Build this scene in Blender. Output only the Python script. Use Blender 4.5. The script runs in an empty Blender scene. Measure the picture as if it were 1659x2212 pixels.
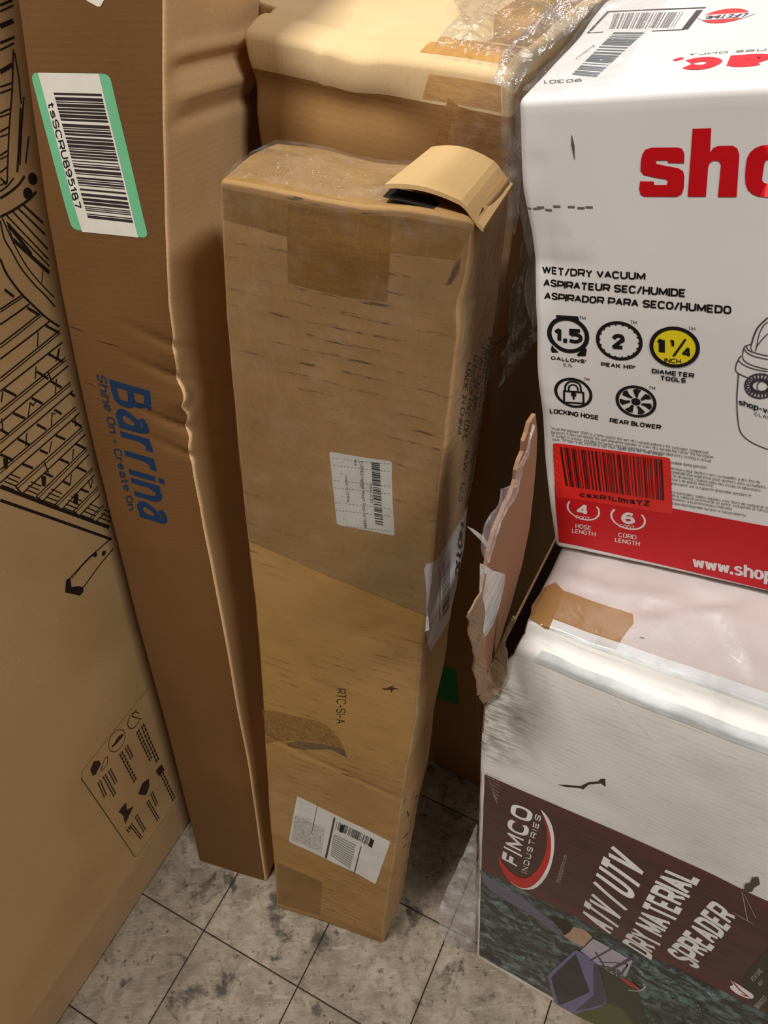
import bpy, math
import numpy as np
from mathutils.geometry import tessellate_polygon
from mathutils import Vector, Matrix

sc = bpy.context.scene
COL = sc.collection
PI = math.pi

# ------------------------------------------------------------------ camera
F_PX, PITCH, ROLL, CAM_H = 1654.1, 0.8305, -0.0569, 1.7526
CX, CY = 829.5, 1106.0

def rot(ax, a):
    c, s = math.cos(a), math.sin(a)
    return np.array({'x': [[1, 0, 0], [0, c, -s], [0, s, c]], 'y': [[c, 0, s], [0, 1, 0], [-s, 0, c]],
                     'z': [[c, -s, 0], [s, c, 0], [0, 0, 1]]}[ax], float)

CAM_R = rot('x', PI / 2 - PITCH) @ rot('z', ROLL)
CAM_O = np.array([0, 0, CAM_H])
cam = bpy.data.cameras.new('camera')
cam.sensor_fit = 'VERTICAL'
cam.sensor_height = 24.0
cam.lens = F_PX / 2212 * 24.0
cam.clip_start = 0.01
cam_ob = bpy.data.objects.new('camera', cam)
COL.objects.link(cam_ob)
m4 = Matrix.Identity(4)
for i in range(3):
    for j in range(3):
        m4[i][j] = CAM_R[i][j]
m4.translation = Vector(CAM_O)
cam_ob.matrix_world = m4
sc.camera = cam_ob

# ------------------------------------------------------------------ world, lights, exposure
world = bpy.data.worlds.new('world')
sc.world = world
world.use_nodes = True
world.node_tree.nodes['Background'].inputs[0].default_value = (0.80, 0.80, 0.82, 1)
world.node_tree.nodes['Background'].inputs[1].default_value = 0.02

def area_light(name, loc, target, sx, sy, power, color):
    l = bpy.data.lights.new(name, 'AREA')
    l.shape = 'RECTANGLE'
    l.size, l.size_y = sx, sy
    l.energy = power
    l.color = color
    o = bpy.data.objects.new(name, l)
    COL.objects.link(o)
    o.location = loc
    o.rotation_euler = (Vector(target) - Vector(loc)).to_track_quat('-Z', 'Y').to_euler()
    return o

area_light('overhead_light', (1.9, -2.15, 4.6), (0.1, 0.6, 0.9), 1.2, 0.2, 112, (1.0, 0.99, 0.98))
area_light('overhead_light', (-1.2, -0.1, 4.6), (-0.2, 0.75, 0.9), 0.7, 0.16, 142, (1.0, 0.99, 0.98))
area_light('overhead_light', (0.9, 3.0, 4.4), (0.2, 0.8, 1.2), 1.2, 0.2, 24, (1.0, 0.99, 0.98))  # added lamp, put in for glints on the film and some fill
area_light('overhead_light', (-1.2, 2.6, 4.4), (0.0, 0.8, 1.2), 1.2, 0.2, 12, (1.0, 0.99, 0.98))  # second added lamp, also for film glints and fill

vs = sc.view_settings
vs.view_transform = 'Standard'
vs.look = 'None'
vs.gamma = 1.0
vs.use_curve_mapping = False
vs.exposure = 0.0

# ------------------------------------------------------------------ helpers: colour, nodes
def lin(c):
    return tuple(((v / 255) / 12.92 if v / 255 <= 0.04045 else ((v / 255 + 0.055) / 1.055) ** 2.4) for v in c) + (1.0,)

class NT:
    def __init__(s, name):
        s.m = bpy.data.materials.new(name)
        s.m.use_nodes = True
        s.t = s.m.node_tree
        s.b = s.t.nodes['Principled BSDF']
        s.tc = None

    def n(s, kind, **kw):
        nd = s.t.nodes.new('ShaderNode' + kind)
        for k, v in kw.items():
            setattr(nd, k, v)
        return nd

    def set(s, sock, v):
        if hasattr(v, 'links') or isinstance(v, bpy.types.NodeSocket):
            s.t.links.new(v, sock)
        else:
            sock.default_value = v

    def obj(s):
        if s.tc is None:
            s.tc = s.n('TexCoord')
        return s.tc.outputs['Object']

    def pos(s):
        return s.n('NewGeometry').outputs['Position']

    def mapping(s, vec, scale=(1, 1, 1), loc=(0, 0, 0), rotv=(0, 0, 0)):
        q = s.n('Mapping')
        s.set(q.inputs['Vector'], vec)
        q.inputs['Scale'].default_value = scale
        q.inputs['Location'].default_value = loc
        q.inputs['Rotation'].default_value = rotv
        return q.outputs[0]

    def noise(s, vec, scale, detail=3, rough=0.55, dist=0.0):
        q = s.n('TexNoise')
        s.set(q.inputs['Vector'], vec)
        q.inputs['Scale'].default_value = scale
        q.inputs['Detail'].default_value = detail
        q.inputs['Roughness'].default_value = rough
        q.inputs['Distortion'].default_value = dist
        return q.outputs[0]

    def math(s, op, a, b=0.0, clamp=False):
        q = s.n('Math', operation=op)
        q.use_clamp = clamp
        s.set(q.inputs[0], a)
        s.set(q.inputs[1], b)
        return q.outputs[0]

    def ramp(s, v, a, b, lo=0.0, hi=1.0):
        q = s.n('MapRange')
        q.interpolation_type = 'SMOOTHSTEP'
        s.set(q.inputs[0], v)
        q.inputs[1].default_value = a
        q.inputs[2].default_value = b
        q.inputs[3].default_value = lo
        q.inputs[4].default_value = hi
        return q.outputs[0]

    def mix(s, f, a, b, mode='MIX'):
        q = s.n('Mix', data_type='RGBA', blend_type=mode)
        s.set(q.inputs[0], f)
        s.set(q.inputs[6], a)
        s.set(q.inputs[7], b)
        return q.outputs[2]

    def sep(s, vec):
        q = s.n('SeparateXYZ')
        s.set(q.inputs[0], vec)
        return q.outputs

    def bump(s, h, strength=0.3, dist=0.001):
        q = s.n('Bump')
        q.inputs['Strength'].default_value = strength
        q.inputs['Distance'].default_value = dist
        s.set(q.inputs['Height'], h)
        s.t.links.new(q.outputs[0], s.b.inputs['Normal'])

    def fin(s, col, rough=0.7, spec=0.3):
        s.set(s.b.inputs['Base Color'], col)
        s.set(s.b.inputs['Roughness'], rough)
        s.b.inputs['Specular IOR Level'].default_value = spec
        return s.m

_flat = {}
def flat(rgb, rough=0.6, spec=0.3, worn=0.0):
    key = (rgb, rough, worn)
    if key not in _flat:
        k = NT('print_%d_%d_%d' % rgb)
        c = lin(rgb)
        n = k.noise(k.obj(), 60, 2)
        col = k.mix(k.ramp(n, 0.3, 0.7, 0.0, 0.22), c, tuple(v * 0.75 for v in c[:3]) + (1,))
        m = k.fin(col, rough, spec)
        if worn:
            k.b.inputs['Alpha'].default_value = 1.0
            a = k.ramp(k.noise(k.obj(), 190, 4), 0.5 - 0.5 * worn + 0.0, 0.5 + 0.12, 1.0, 1.0 - worn)
            k.set(k.b.inputs['Alpha'], a)
        _flat[key] = m
    return _flat[key]

def kraft(name, rgb, rgb2, flute='z', dirt=0.0, pitch=0.0075, rough=0.72, warm=None, spec=0.25):
    k = NT(name)
    o = k.obj()
    big = k.noise(o, 4.0, 3)
    fib = k.noise(k.mapping(o, (1, 1, 6) if flute == 'z' else (6, 6, 1)), 160, 3)
    col = k.mix(k.ramp(big, 0.3, 0.72), lin(rgb), lin(rgb2))
    if warm:
        col = k.mix(k.ramp(k.noise(k.mapping(o, loc=(3, 1, 2)), 2.2, 2), 0.45, 0.62, 0, 0.7), col, lin(warm))
    col = k.mix(k.ramp(fib, 0.35, 0.7, 0, 0.16), col, lin(tuple(int(v * 0.72) for v in rgb)))
    xyz = k.sep(o)
    ax = xyz[2] if flute == 'z' else xyz[0]
    wv = k.math('SINE', k.math('MULTIPLY', k.math('ADD', ax, k.math('MULTIPLY', k.noise(o, 9, 2), 0.004)), 2 * PI / pitch))
    if dirt:
        strp = k.ramp(wv, 0.55, 0.95)
        m1 = k.ramp(k.noise(k.mapping(o, (10, 10, 90), (1, 4, 0)), 3.0, 4, 0.7), 0.49, 0.64)
        m2 = k.ramp(k.noise(k.mapping(o, loc=(5, 3, 1)), 5, 3), 0.42, 0.6)
        f = k.math('MULTIPLY', k.math('MULTIPLY', strp, m1), k.math('MULTIPLY', m2, dirt))
        col = k.mix(f, col, lin((58, 42, 24)))
        sm = k.ramp(k.noise(k.mapping(o, (1, 1, 1.5), (9, 2, 7)), 7, 5, 0.65), 0.58, 0.75, 0, dirt * 0.35)
        col = k.mix(sm, col, lin((96, 82, 66)))
    h = k.math('ADD', k.math('MULTIPLY', wv, 0.2), k.math('MULTIPLY', fib, 0.6))
    k.bump(h, 0.22, 0.0006)
    return k.fin(col, rough, spec)

def gloss_tape(name, rgb, rough=0.22, alpha=1.0, tint2=None):
    k = NT(name)
    o = k.obj()
    n = k.noise(o, 14, 4)
    col = k.mix(k.ramp(n, 0.35, 0.7), lin(rgb), lin(tint2 or tuple(int(v * 0.8) for v in rgb)))
    k.bump(k.noise(k.mapping(o, (1, 1, 3)), 30, 4), 0.45, 0.003)
    m = k.fin(col, rough, 0.5)
    k.b.inputs['Alpha'].default_value = alpha
    return m

def film_mat(name, strength=0.9, base=0.05, bscale=40, gl=0.10, cap=0.16, gain=0.9):
    k = NT(name)
    o = k.obj()
    tr = k.n('BsdfTransparent')
    gb = k.n('BsdfGlossy')
    gb.inputs['Roughness'].default_value = gl
    gb.inputs['Color'].default_value = (0.95, 0.96, 1, 1)
    df = k.n('BsdfDiffuse')
    df.inputs['Color'].default_value = (0.75, 0.74, 0.72, 1)
    bp = k.n('Bump')
    bp.inputs['Strength'].default_value = strength
    bp.inputs['Distance'].default_value = 0.006
    k.set(bp.inputs['Height'], k.math('ADD', k.noise(k.mapping(o, (1, 1, 0.5)), bscale, 4, 0.6, 1.2), k.math('MULTIPLY', k.noise(o, bscale * 3, 3), 0.25)))
    k.t.links.new(bp.outputs[0], gb.inputs['Normal'])
    fr = k.n('Fresnel')
    fr.inputs['IOR'].default_value = 1.5
    k.t.links.new(bp.outputs[0], fr.inputs['Normal'])
    m1 = k.n('MixShader')
    k.set(m1.inputs[0], k.ramp(k.noise(o, bscale * 0.7, 5, 0.7), 0.45, 0.8, base * 0.3, base * 2.2))
    k.t.links.new(tr.outputs[0], m1.inputs[1])
    k.t.links.new(df.outputs[0], m1.inputs[2])
    m2 = k.n('MixShader')
    k.set(m2.inputs[0], k.math('MINIMUM', k.math('MULTIPLY', fr.outputs[0], gain), cap))
    k.t.links.new(m1.outputs[0], m2.inputs[1])
    k.t.links.new(gb.outputs[0], m2.inputs[2])
    k.t.links.new(m2.outputs[0], k.t.nodes['Material Output'].inputs['Surface'])
    return k.m

# ------------------------------------------------------------------ helpers: objects
def mesh_obj(name, verts, faces, mat, parent=None, smooth=False, mats=None, midx=None):
    me = bpy.data.meshes.new(name)
    me.from_pydata([tuple(map(float, v)) for v in verts], [], [tuple(int(i) for i in f) for f in faces])
    for m in (mats or [mat]):
        me.materials.append(m)
    if midx is not None:
        me.polygons.foreach_set('material_index', midx)
    if smooth:
        me.polygons.foreach_set('use_smooth', [True] * len(me.polygons))
    me.update()
    o = bpy.data.objects.new(name, me)
    COL.objects.link(o)
    if parent is not None:
        o.parent = parent
    return o

def thing(name, label, cat, M=(0, 0, 0), R=None, group=None):
    o = bpy.data.objects.new(name, None)
    o.empty_display_size = 0.1
    COL.objects.link(o)
    mm = Matrix.Identity(4)
    if R is not None:
        for i in range(3):
            for j in range(3):
                mm[i][j] = R[i][j]
    mm.translation = Vector(M)
    o.matrix_world = mm
    o['label'] = label
    o['category'] = cat
    if group:
        o['group'] = group
    return o

def hsh(i, j, k, seed):
    n = (i * 374761393 + j * 668265263 + k * 2147483647 + seed * 974634777) & 0xffffffff
    n = ((n ^ (n >> 13)) * 1274126177) & 0xffffffff
    return ((n ^ (n >> 16)) & 0xffff) / 65535.0 * 2 - 1

def vn(P, scale, seed=0):
    """smooth value noise in [-1,1] for an (N,3) array"""
    Q = np.asarray(P) * scale + 100.0
    I = np.floor(Q).astype(np.int64)
    f = Q - I
    f = f * f * (3 - 2 * f)
    r = 0
    for a in (0, 1):
        for b in (0, 1):
            for c in (0, 1):
                w = (f[:, 0] if a else 1 - f[:, 0]) * (f[:, 1] if b else 1 - f[:, 1]) * (f[:, 2] if c else 1 - f[:, 2])
                r = r + w * hsh(I[:, 0] + a, I[:, 1] + b, I[:, 2] + c, seed)
    return r

def segd(X, Y, a, b):
    """distance of the points (X,Y) to the segment a-b"""
    a = np.array(a, float); b = np.array(b, float)
    d = b - a
    t = np.clip(((X - a[0]) * d[0] + (Y - a[1]) * d[1]) / (d @ d), 0, 1)
    return np.hypot(X - a[0] - t * d[0], Y - a[1] - t * d[1])

def proj(P):
    q = (np.atleast_2d(P) - CAM_O) @ CAM_R
    return np.stack([CX + F_PX * q[:, 0] / -q[:, 2], CY - F_PX * q[:, 1] / -q[:, 2]], 1)

def ray(px):
    return CAM_R @ np.array([(px[0] - CX) / F_PX, -(px[1] - CY) / F_PX, -1.0])

def hit(px, P, n):
    r = ray(px)
    P = np.asarray(P, float); n = np.asarray(n, float)
    return CAM_O + r * ((P - CAM_O) @ n) / (r @ n)

class Carton:
    def __init__(s, name, label, M, R, dims, r=0.006, warp=None, cat='box', group=None):
        s.M = np.array(M, float); s.R = R; s.dims = dims; s.r = r
        s.w = warp or (lambda P: P)
        s.root = thing(name, label, cat, M, R, group)

    def warp(s, P):
        P = np.atleast_2d(np.asarray(P, float))
        D = np.array(s.dims)
        r = s.r
        inner = np.clip(P, r, D - r)
        d = np.clip(P, 0, D) - inner
        L = np.linalg.norm(d, axis=1, keepdims=True)
        mx = np.abs(d).max(axis=1, keepdims=True)
        Q = np.where(L > 1e-9, inner + d / np.maximum(L, 1e-9) * mx, P)
        Q = s.w(Q) + (P - np.clip(P, 0, D))
        return Q

    def world(s, P):
        return s.M + s.warp(P) @ s.R.T

    def ticks(s, L, step):
        r = s.r
        n = max(1, int(round((L - 2 * r) / step)))
        return np.concatenate([[0, r * 0.35, r * 0.7], np.linspace(r, L - r, n + 1), [L - r * 0.7, L - r * 0.35, L]])

    def body(s, mat, step=0.012, name='body', drop=None, skip=(), mats=None, pick=None):
        T = [s.ticks(d, step) for d in s.dims]
        idx = {}; V = []; Fc = []
        N = [len(t) - 1 for t in T]
        def vid(i, j, k):
            key = (i, j, k)
            if key not in idx:
                idx[key] = len(V)
                V.append((T[0][i], T[1][j], T[2][k]))
            return idx[key]
        for ax in range(3):
            a, b = [(1, 2), (0, 2), (0, 1)][ax]
            for side in (0, 1):
                if (ax, side) in skip:
                    continue
                for i in range(N[a]):
                    for j in range(N[b]):
                        q = []
                        for (u, v) in ((i, j), (i + 1, j), (i + 1, j + 1), (i, j + 1)):
                            c = [0, 0, 0]
                            c[ax] = side * N[ax]; c[a] = u; c[b] = v
                            q.append(tuple(c))
                        if drop is not None:
                            mid = np.mean([[T[0][c[0]], T[1][c[1]], T[2][c[2]]] for c in q], axis=0)
                            if drop(ax, side, mid):
                                continue
                        f = [vid(*c) for c in q]
                        flip = (side == 0) != (ax == 1)
                        Fc.append(f[::-1] if flip else f)
        V = np.array(V)
        mi = None
        if pick is not None:
            mi = [pick(V[f].mean(axis=0)) for f in Fc]
        V = s.warp(V)
        s.bodyobj = mesh_obj(name, V, Fc, mat, s.root, True, mats, mi)
        return s.bodyobj

    def f3(s, face, u, v, off=0.0):
        w, d, h = s.dims
        u = np.asarray(u, float); v = np.asarray(v, float)
        z = np.zeros_like(u)
        if face == 'front': return np.stack([u, z - off, v], -1)
        if face == 'right': return np.stack([z + w + off, u, v], -1)
        if face == 'left': return np.stack([z - off, u, v], -1)
        if face == 'top': return np.stack([u, v, z + h + off], -1)

    def uv(s, face, px):
        """the point of a face seen at a pixel, in the face's own metres"""
        p = np.array(px, float)
        u = np.array([s.dims[0] * 0.5 if face in ('front', 'top') else s.dims[1] * 0.5,
                      s.dims[1] * 0.3 if face == 'top' else s.dims[2] * 0.6])
        for _ in range(14):
            U = np.array([u, u + [1e-4, 0], u + [0, 1e-4]])
            g = proj(s.world(s.f3(face, U[:, 0], U[:, 1])))
            e = g[0] - p
            J = np.stack([(g[1] - g[0]) / 1e-4, (g[2] - g[0]) / 1e-4], 1)
            st = np.linalg.solve(J, e)
            L = np.linalg.norm(st)
            u = u - st * min(1, 0.25 / max(L, 1e-9))
            if L < 3e-6:
                break
        return u

    def decal(s, face, name, tris2d, mat, layer=1, parent=None, smooth=True):
        """tris2d: list of (verts (N,2), faces)"""
        if name in ('printed_text', 'printed_digits', 'label_text') and 1 < len(tris2d) < 30:
            for t_ in tris2d:
                o = s.decal(face, name, [t_], mat, layer, parent, smooth)
            return o
        V = []; Fc = []
        for vv, ff in tris2d:
            b = len(V)
            V.extend(vv)
            Fc.extend([[b + i for i in f] for f in ff])
        V = np.array(V)
        P = s.warp(s.f3(face, V[:, 0], V[:, 1], 0.00006 + 0.00022 * layer))
        o = mesh_obj(name, P, Fc, mat, parent or s.root, smooth)
        o.visible_shadow = True
        return o

def each(box, face, name, shapes, mat, layer=1, parent=None):
    for sh_ in shapes:
        box.decal(face, name, [sh_], mat, layer, parent)

# ---- 2D shapes, all in face metres
def grid2(f, nu, nv):
    V = [f(i / nu, j / nv) for j in range(nv + 1) for i in range(nu + 1)]
    Fc = [[j * (nu + 1) + i, j * (nu + 1) + i + 1, (j + 1) * (nu + 1) + i + 1, (j + 1) * (nu + 1) + i] for j in range(nv) for i in range(nu)]
    return V, Fc

def bil(q):
    q = [np.array(p, float) for p in q]
    return lambda a, b: (1 - a) * (1 - b) * q[0] + a * (1 - b) * q[1] + a * b * q[2] + (1 - a) * b * q[3]

def quad(q, step=0.006):
    q = [np.array(p, float) for p in q]
    nu = max(1, int(np.linalg.norm(q[1] - q[0]) / step)); nv = max(1, int(np.linalg.norm(q[3] - q[0]) / step))
    return grid2(bil(q), min(nu, 200), min(nv, 200))

def poly(pts, step=0.009):
    pts = [np.array(p, float) for p in pts]
    tr = tessellate_polygon([[Vector((p[0], p[1], 0)) for p in pts]])
    V = []; Fc = []
    def rec(a, b, c, dep):
        L = [np.linalg.norm(a - b), np.linalg.norm(b - c), np.linalg.norm(c - a)]
        if max(L) > step and dep < 12:
            k = int(np.argmax(L))
            if k == 0: m = (a + b) / 2; rec(a, m, c, dep + 1); rec(m, b, c, dep + 1)
            elif k == 1: m = (b + c) / 2; rec(a, b, m, dep + 1); rec(a, m, c, dep + 1)
            else: m = (c + a) / 2; rec(a, b, m, dep + 1); rec(m, b, c, dep + 1)
        else:
            i = len(V); V.extend([a, b, c]); Fc.append([i, i + 1, i + 2])
    for t in tr:
        rec(pts[t[0]], pts[t[1]], pts[t[2]], 0)
    return V, Fc

def ribbon(pts, width, step=0.02, closed=False):
    pts = [np.array(p, float) for p in pts]
    if closed:
        pts = pts + [pts[0]]
    out = [pts[0]]
    for a, b in zip(pts, pts[1:]):
        L = np.linalg.norm(b - a)
        if L < 1e-7: continue
        n = max(1, int(L / step))
        for i in range(1, n + 1):
            out.append(a + (b - a) * i / n)
    P = np.array(out)
    if len(P) < 2: return [], []
    D = np.diff(P, axis=0)
    D /= np.linalg.norm(D, axis=1, keepdims=True)
    N = np.stack([-D[:, 1], D[:, 0]], 1)
    wd = np.full(len(P), width) if np.isscalar(width) else np.interp(np.linspace(0, 1, len(P)), np.linspace(0, 1, len(width)), width)
    V = []
    for i in range(len(P)):
        if closed and i in (0, len(P) - 1): n1, n2 = N[-1], N[0]
        else: n1, n2 = N[max(i - 1, 0)], N[min(i, len(N) - 1)]
        m = n1 + n2
        L = m @ m
        m = m * (2 / L) if L > 0.5 else n1
        V += [P[i] + m * wd[i] / 2, P[i] - m * wd[i] / 2]
    Fc = [[2 * i, 2 * i + 1, 2 * i + 3, 2 * i + 2] for i in range(len(P) - 1)]
    return V, Fc

def arcpts(c, rx, ry, a0, a1, n=28):
    return [np.array([c[0] + rx * math.cos(math.radians(a0 + (a1 - a0) * i / n)), c[1] + ry * math.sin(math.radians(a0 + (a1 - a0) * i / n))]) for i in range(n + 1)]

def disc(c, rx, ry=None, n=28):
    ry = ry or rx
    return [np.array(c)] + arcpts(c, rx, ry, 0, 360, n), [[0, i, i + 1] for i in range(1, n + 1)]

# ---- stroke font: cap height 12, baseline y=4, x in units; '~' = smooth stroke
G = {
 'A': (8, '04 4g 84|1878'), 'B': (8, '5g 0g 04 54|0a5a|~5g 7f 7b 5a|~5a 89 85 54'), 'C': (8, '~8e 6g 2g 0d 07 24 64 86'), 'D': (8, '3g 0g 04 34|~3g 7f 8b 89 75 34'),
 'E': (7, '7g 0g 04 74|0a6a'), 'F': (7, '7g 0g 04|0a6a'), 'G': (8, '~8e 6g 2g 0d 07 24 64 86|86 8a 5a'), 'H': (8, '04 0g|84 8g|0a 8a'),
 'I': (0, '04 0g'), 'J': (6, '6g 67|~67 44 24 06'), 'K': (8, '04 0g|8g 09|2b 84'), 'L': (6, '0g 04 64'), 'M': (10, '04 0g 56 ag a4'), 'N': (8, '04 0g 84 8g'),
 'O': (8, '~4g 7f 8a 75 44 15 0a 1f 4g'), 'P': (8, '5g 0g 04|~5g 8f 89 58|0858'), 'Q': (8, '~4g 7f 8a 75 44 15 0a 1f 4g|57 84'), 'R': (8, '5g 0g 04|~5g 8f 8a 59|0959|59 84'),
 'S': (8, '~8e 6g 2g 0d 1b 79 87 64 24 06'), 'T': (8, '0g 8g|4g 44'), 'U': (8, '0g 08|~08 15 44 75 88|88 8g'), 'V': (8, '0g 44 8g'), 'W': (12, '0g 34 6g 94 cg'),
 'X': (8, '0g 84|04 8g'), 'Y': (8, '0g 4a 8g|4a 44'), 'Z': (8, '0g 8g 04 84'),
 '0': (7, '~3g 6f 7a 65 34 15 0a 1f 3g'), '1': (4, '0d 3g 34'), '2': (7, '~0d 2g 6g 7c 5a 15|15 04 74'), '3': (7, '~0e 3g 7f 6b 4a|~4a 88 75 34 06'), '4': (8, '64 6g 07 87'),
 '5': (7, '7g 1g 1b|~1b 4c 7a 76 44 05'), '6': (7, '~7f 3g 0c 07 34 76 79 5b 1a 08'), '7': (7, '0g 7g 34'), '8': (7, '~3g 6e 6b 3a 0b 0e 3g|~3a 78 64 14 08 3a'), '9': (7, '~15 44 78 7d 3g 0e 0b 29 6a 7c'),
 'a': (7, '~1c 3d 6d 7b|7b 74|~7a 3a 06 24 54 76'), 'b': (7, '0g 04|~09 3d 7c 77 54 14 06'), 'c': (7, '~7b 5d 2d 08 24 54 76'), 'd': (7, '7g 74|~79 4d 0c 07 24 64 76'),
 'e': (7, '09 79|~79 6c 3d 0b 07 34 65'), 'f': (5, '~5g 3g 24|0c 5c'), 'g': (7, '7d 71|~71 40 11|~79 4d 0c 07 24 64 76'), 'h': (7, '0g 04|~0a 3d 6c 7a|7a 74'),
 'i': (0, '0d 04|0f 0g'), 'j': (2, '2d 21 00'), 'k': (7, '0g 04|6d 08|29 74'), 'l': (0, '0g 04'), 'm': (10, '0d 04|~0b 3d 5b|5b 54|~5b 8d aa|aa a4'), 'n': (7, '0d 04|~0a 3d 6c 7a|7a 74'),
 'o': (7, '~3d 6c 78 65 34 15 08 1c 3d'), 'p': (7, '0d 00|~09 3d 7c 77 54 14 06'), 'q': (7, '7d 70|~79 4d 0c 07 24 64 76'), 'r': (5, '0d 04|~0a 2d 5d'), 's': (7, '~7c 4d 1c 1a 68 76 44 05'),
 't': (5, '2g 26|~26 34 54|0d 5d'), 'u': (7, '0d 07|~07 14 44 77|7d 74'), 'v': (7, '0d 34 7d'), 'w': (10, '0d 24 5c 84 ad'), 'x': (7, '0d 74|04 7d'), 'y': (7, '0d 44|7d 20'), 'z': (7, '0d 7d 04 74'),
 '/': (5, '03 5h'), '-': (5, '09 59'), '.': (0, '04 05'), ',': (1, '15 02'), ':': (0, '04 05|0b 0c'), "'": (0, '0d 0g'), '&': (8, '~84 1c 2g 5e 09 15 44 88'), '(': (3, '~3h 0a 33'), ')': (3, '~0h 3a 03'), '*': (4, '0g 4c|0c 4g'),
}
def cr(pts, n=5):
    P = [2 * pts[0] - pts[1]] + pts + [2 * pts[-1] - pts[-2]]
    if np.allclose(pts[0], pts[-1]): P[0] = pts[-2]; P[-1] = pts[1]
    out = []
    for i in range(1, len(P) - 2):
        p0, p1, p2, p3 = P[i - 1:i + 3]
        for k in range(n):
            t = k / n
            out.append(0.5 * (2 * p1 + (p2 - p0) * t + (2 * p0 - 5 * p1 + 4 * p2 - p3) * t * t + (3 * p1 - p0 - 3 * p2 + p3) * t ** 3))
    return out + [pts[-1]]
B36 = '0123456789abcdefghijklmnop'

def text2(q, s, wt=1.7, xh=False, gap=3.0, n=4, step=0.008):
    """stroke text inside quad q = baseline start, baseline end, top end, top start (face metres)"""
    q = [np.array(p, float) for p in q]
    Lx = (np.linalg.norm(q[1] - q[0]) + np.linalg.norm(q[2] - q[3])) / 2
    Ly = (np.linalg.norm(q[3] - q[0]) + np.linalg.norm(q[2] - q[1])) / 2
    H = 9.0 if xh else 12.0
    tot = 0; pos = []
    for ch in s:
        pos.append(tot)
        tot += (5 if ch == ' ' else G[ch][0] + gap)
    tot -= gap
    asp = (Lx / max(tot, 1)) / (Ly / H) if tot > 0 else 1
    w = wt / H * Ly * min(1.0, max(asp, 0.3) ** 0.6)
    sx = max(Lx - w, 1e-6) / max(tot, 1e-6); sy = (Ly - w) / H
    f = bil(q)
    V = []; Fc = []
    for ch, x0 in zip(s, pos):
        if ch == ' ': continue
        for st in G[ch][1].split('|'):
            sm = st.startswith('~')
            st = st.lstrip('~').replace(' ', '')
            pts = [np.array([(B36.index(st[i]) + x0) * sx + w / 2, (B36.index(st[i + 1]) - 4) * sy + w / 2]) for i in range(0, len(st), 2)]
            if sm:
                parts = [cr(pts, n)]
            else:
                parts = []
                for i in range(len(pts) - 1):
                    a, b_ = pts[i], pts[i + 1]
                    d = (b_ - a) / max(np.linalg.norm(b_ - a), 1e-9)
                    e0 = e1 = 0.0
                    if i > 0:
                        c_ = (a - pts[i - 1]) / np.linalg.norm(a - pts[i - 1])
                        e0 = 0.5 if abs(c_ @ d) < 0.5 else 0.12
                    if i < len(pts) - 2:
                        c_ = (pts[i + 2] - b_) / np.linalg.norm(pts[i + 2] - b_)
                        e1 = 0.5 if abs(c_ @ d) < 0.5 else 0.12
                    if len(pts) == 2 and (abs(d[0]) < 1e-6 or ch == '-'):
                        e0 = e1 = 0.5 if abs(d[0]) < 1e-6 else 0.0
                    if ch == 'i':
                        e0, e1 = (0.0, 0.5) if pts[-1][1] < 2 * sy else (0.25, 0.25)
                    parts.append([a - d * w * e0, b_ + d * w * e1])
            for pp in parts:
                vv, ff = ribbon(pp, w, step)
                b = len(V)
                V += [f(p[0] / Lx, p[1] / Ly) for p in vv]
                Fc += [[b + i for i in t] for t in ff]
    return V, Fc

def bars2(q, seed=1, fill=0.5, n=46):
    """barcode bars across the s direction of quad q"""
    f = bil([np.array(p, float) for p in q])
    rs = np.random.RandomState(seed)
    V = []; Fc = []
    x = 0; ws = []
    while x < 1:
        w = rs.choice([1, 1, 2, 3]) / (n * 3.2); g = rs.choice([1, 1, 2, 3]) / (n * 3.2) * (1 - fill) * 2
        if x + w > 1: break
        ws.append((x, x + w)); x += w + g
    k = ws[-1][1]
    for a, b in ws:
        i = len(V)
        for r in range(4):
            V += [f(a / k, r / 3), f(b / k, r / 3)]
        for r in range(3):
            Fc.append([i + 2 * r, i + 2 * r + 1, i + 2 * r + 3, i + 2 * r + 2])
    return V, Fc

def roundq(q, rad, n=5):
    """rounded polygon outline from corner points"""
    q = [np.array(p, float) for p in q]
    out = []
    for i in range(len(q)):
        p, a, b = q[i], q[i - 1], q[(i + 1) % len(q)]
        ra = min(rad, np.linalg.norm(a - p) / 2, np.linalg.norm(b - p) / 2)
        A = p + (a - p) / np.linalg.norm(a - p) * ra; Bq = p + (b - p) / np.linalg.norm(b - p) * ra
        for k in range(n + 1):
            t = k / n
            out.append((1 - t) ** 2 * A + 2 * t * (1 - t) * p + t * t * Bq)
    return out

class Z:
    """reads points measured in a zoomed crop of the photograph into face metres"""
    def __init__(s, box, face, ox, oy, k):
        s.b, s.f, s.ox, s.oy, s.k = box, face, ox, oy, k
    def __call__(s, *pts):
        r = [s.b.uv(s.f, (s.ox + p[0] / s.k, s.oy + p[1] / s.k)) for p in pts]
        return r if len(r) > 1 else r[0]

def slab(name, pts3, nrm, th, mat, parent=None, smooth=False):
    """a sheet of real thickness from an outline of 3D points"""
    pts3 = [np.array(p, float) for p in pts3]
    n = np.array(nrm, float); n /= np.linalg.norm(n)
    u = pts3[1] - pts3[0]; u -= n * (u @ n); u /= np.linalg.norm(u); v = np.cross(n, u)
    fl = [Vector(((p - pts3[0]) @ u, (p - pts3[0]) @ v, 0)) for p in pts3]
    tr = tessellate_polygon([fl])
    N = len(pts3)
    V = pts3 + [p - n * th for p in pts3]
    Fc = [list(t) for t in tr] + [[i + N for i in t][::-1] for t in tr] + [[i, (i + 1) % N, (i + 1) % N + N, i + N] for i in range(N)]
    return mesh_obj(name, V, Fc, mat, parent, smooth)

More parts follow.
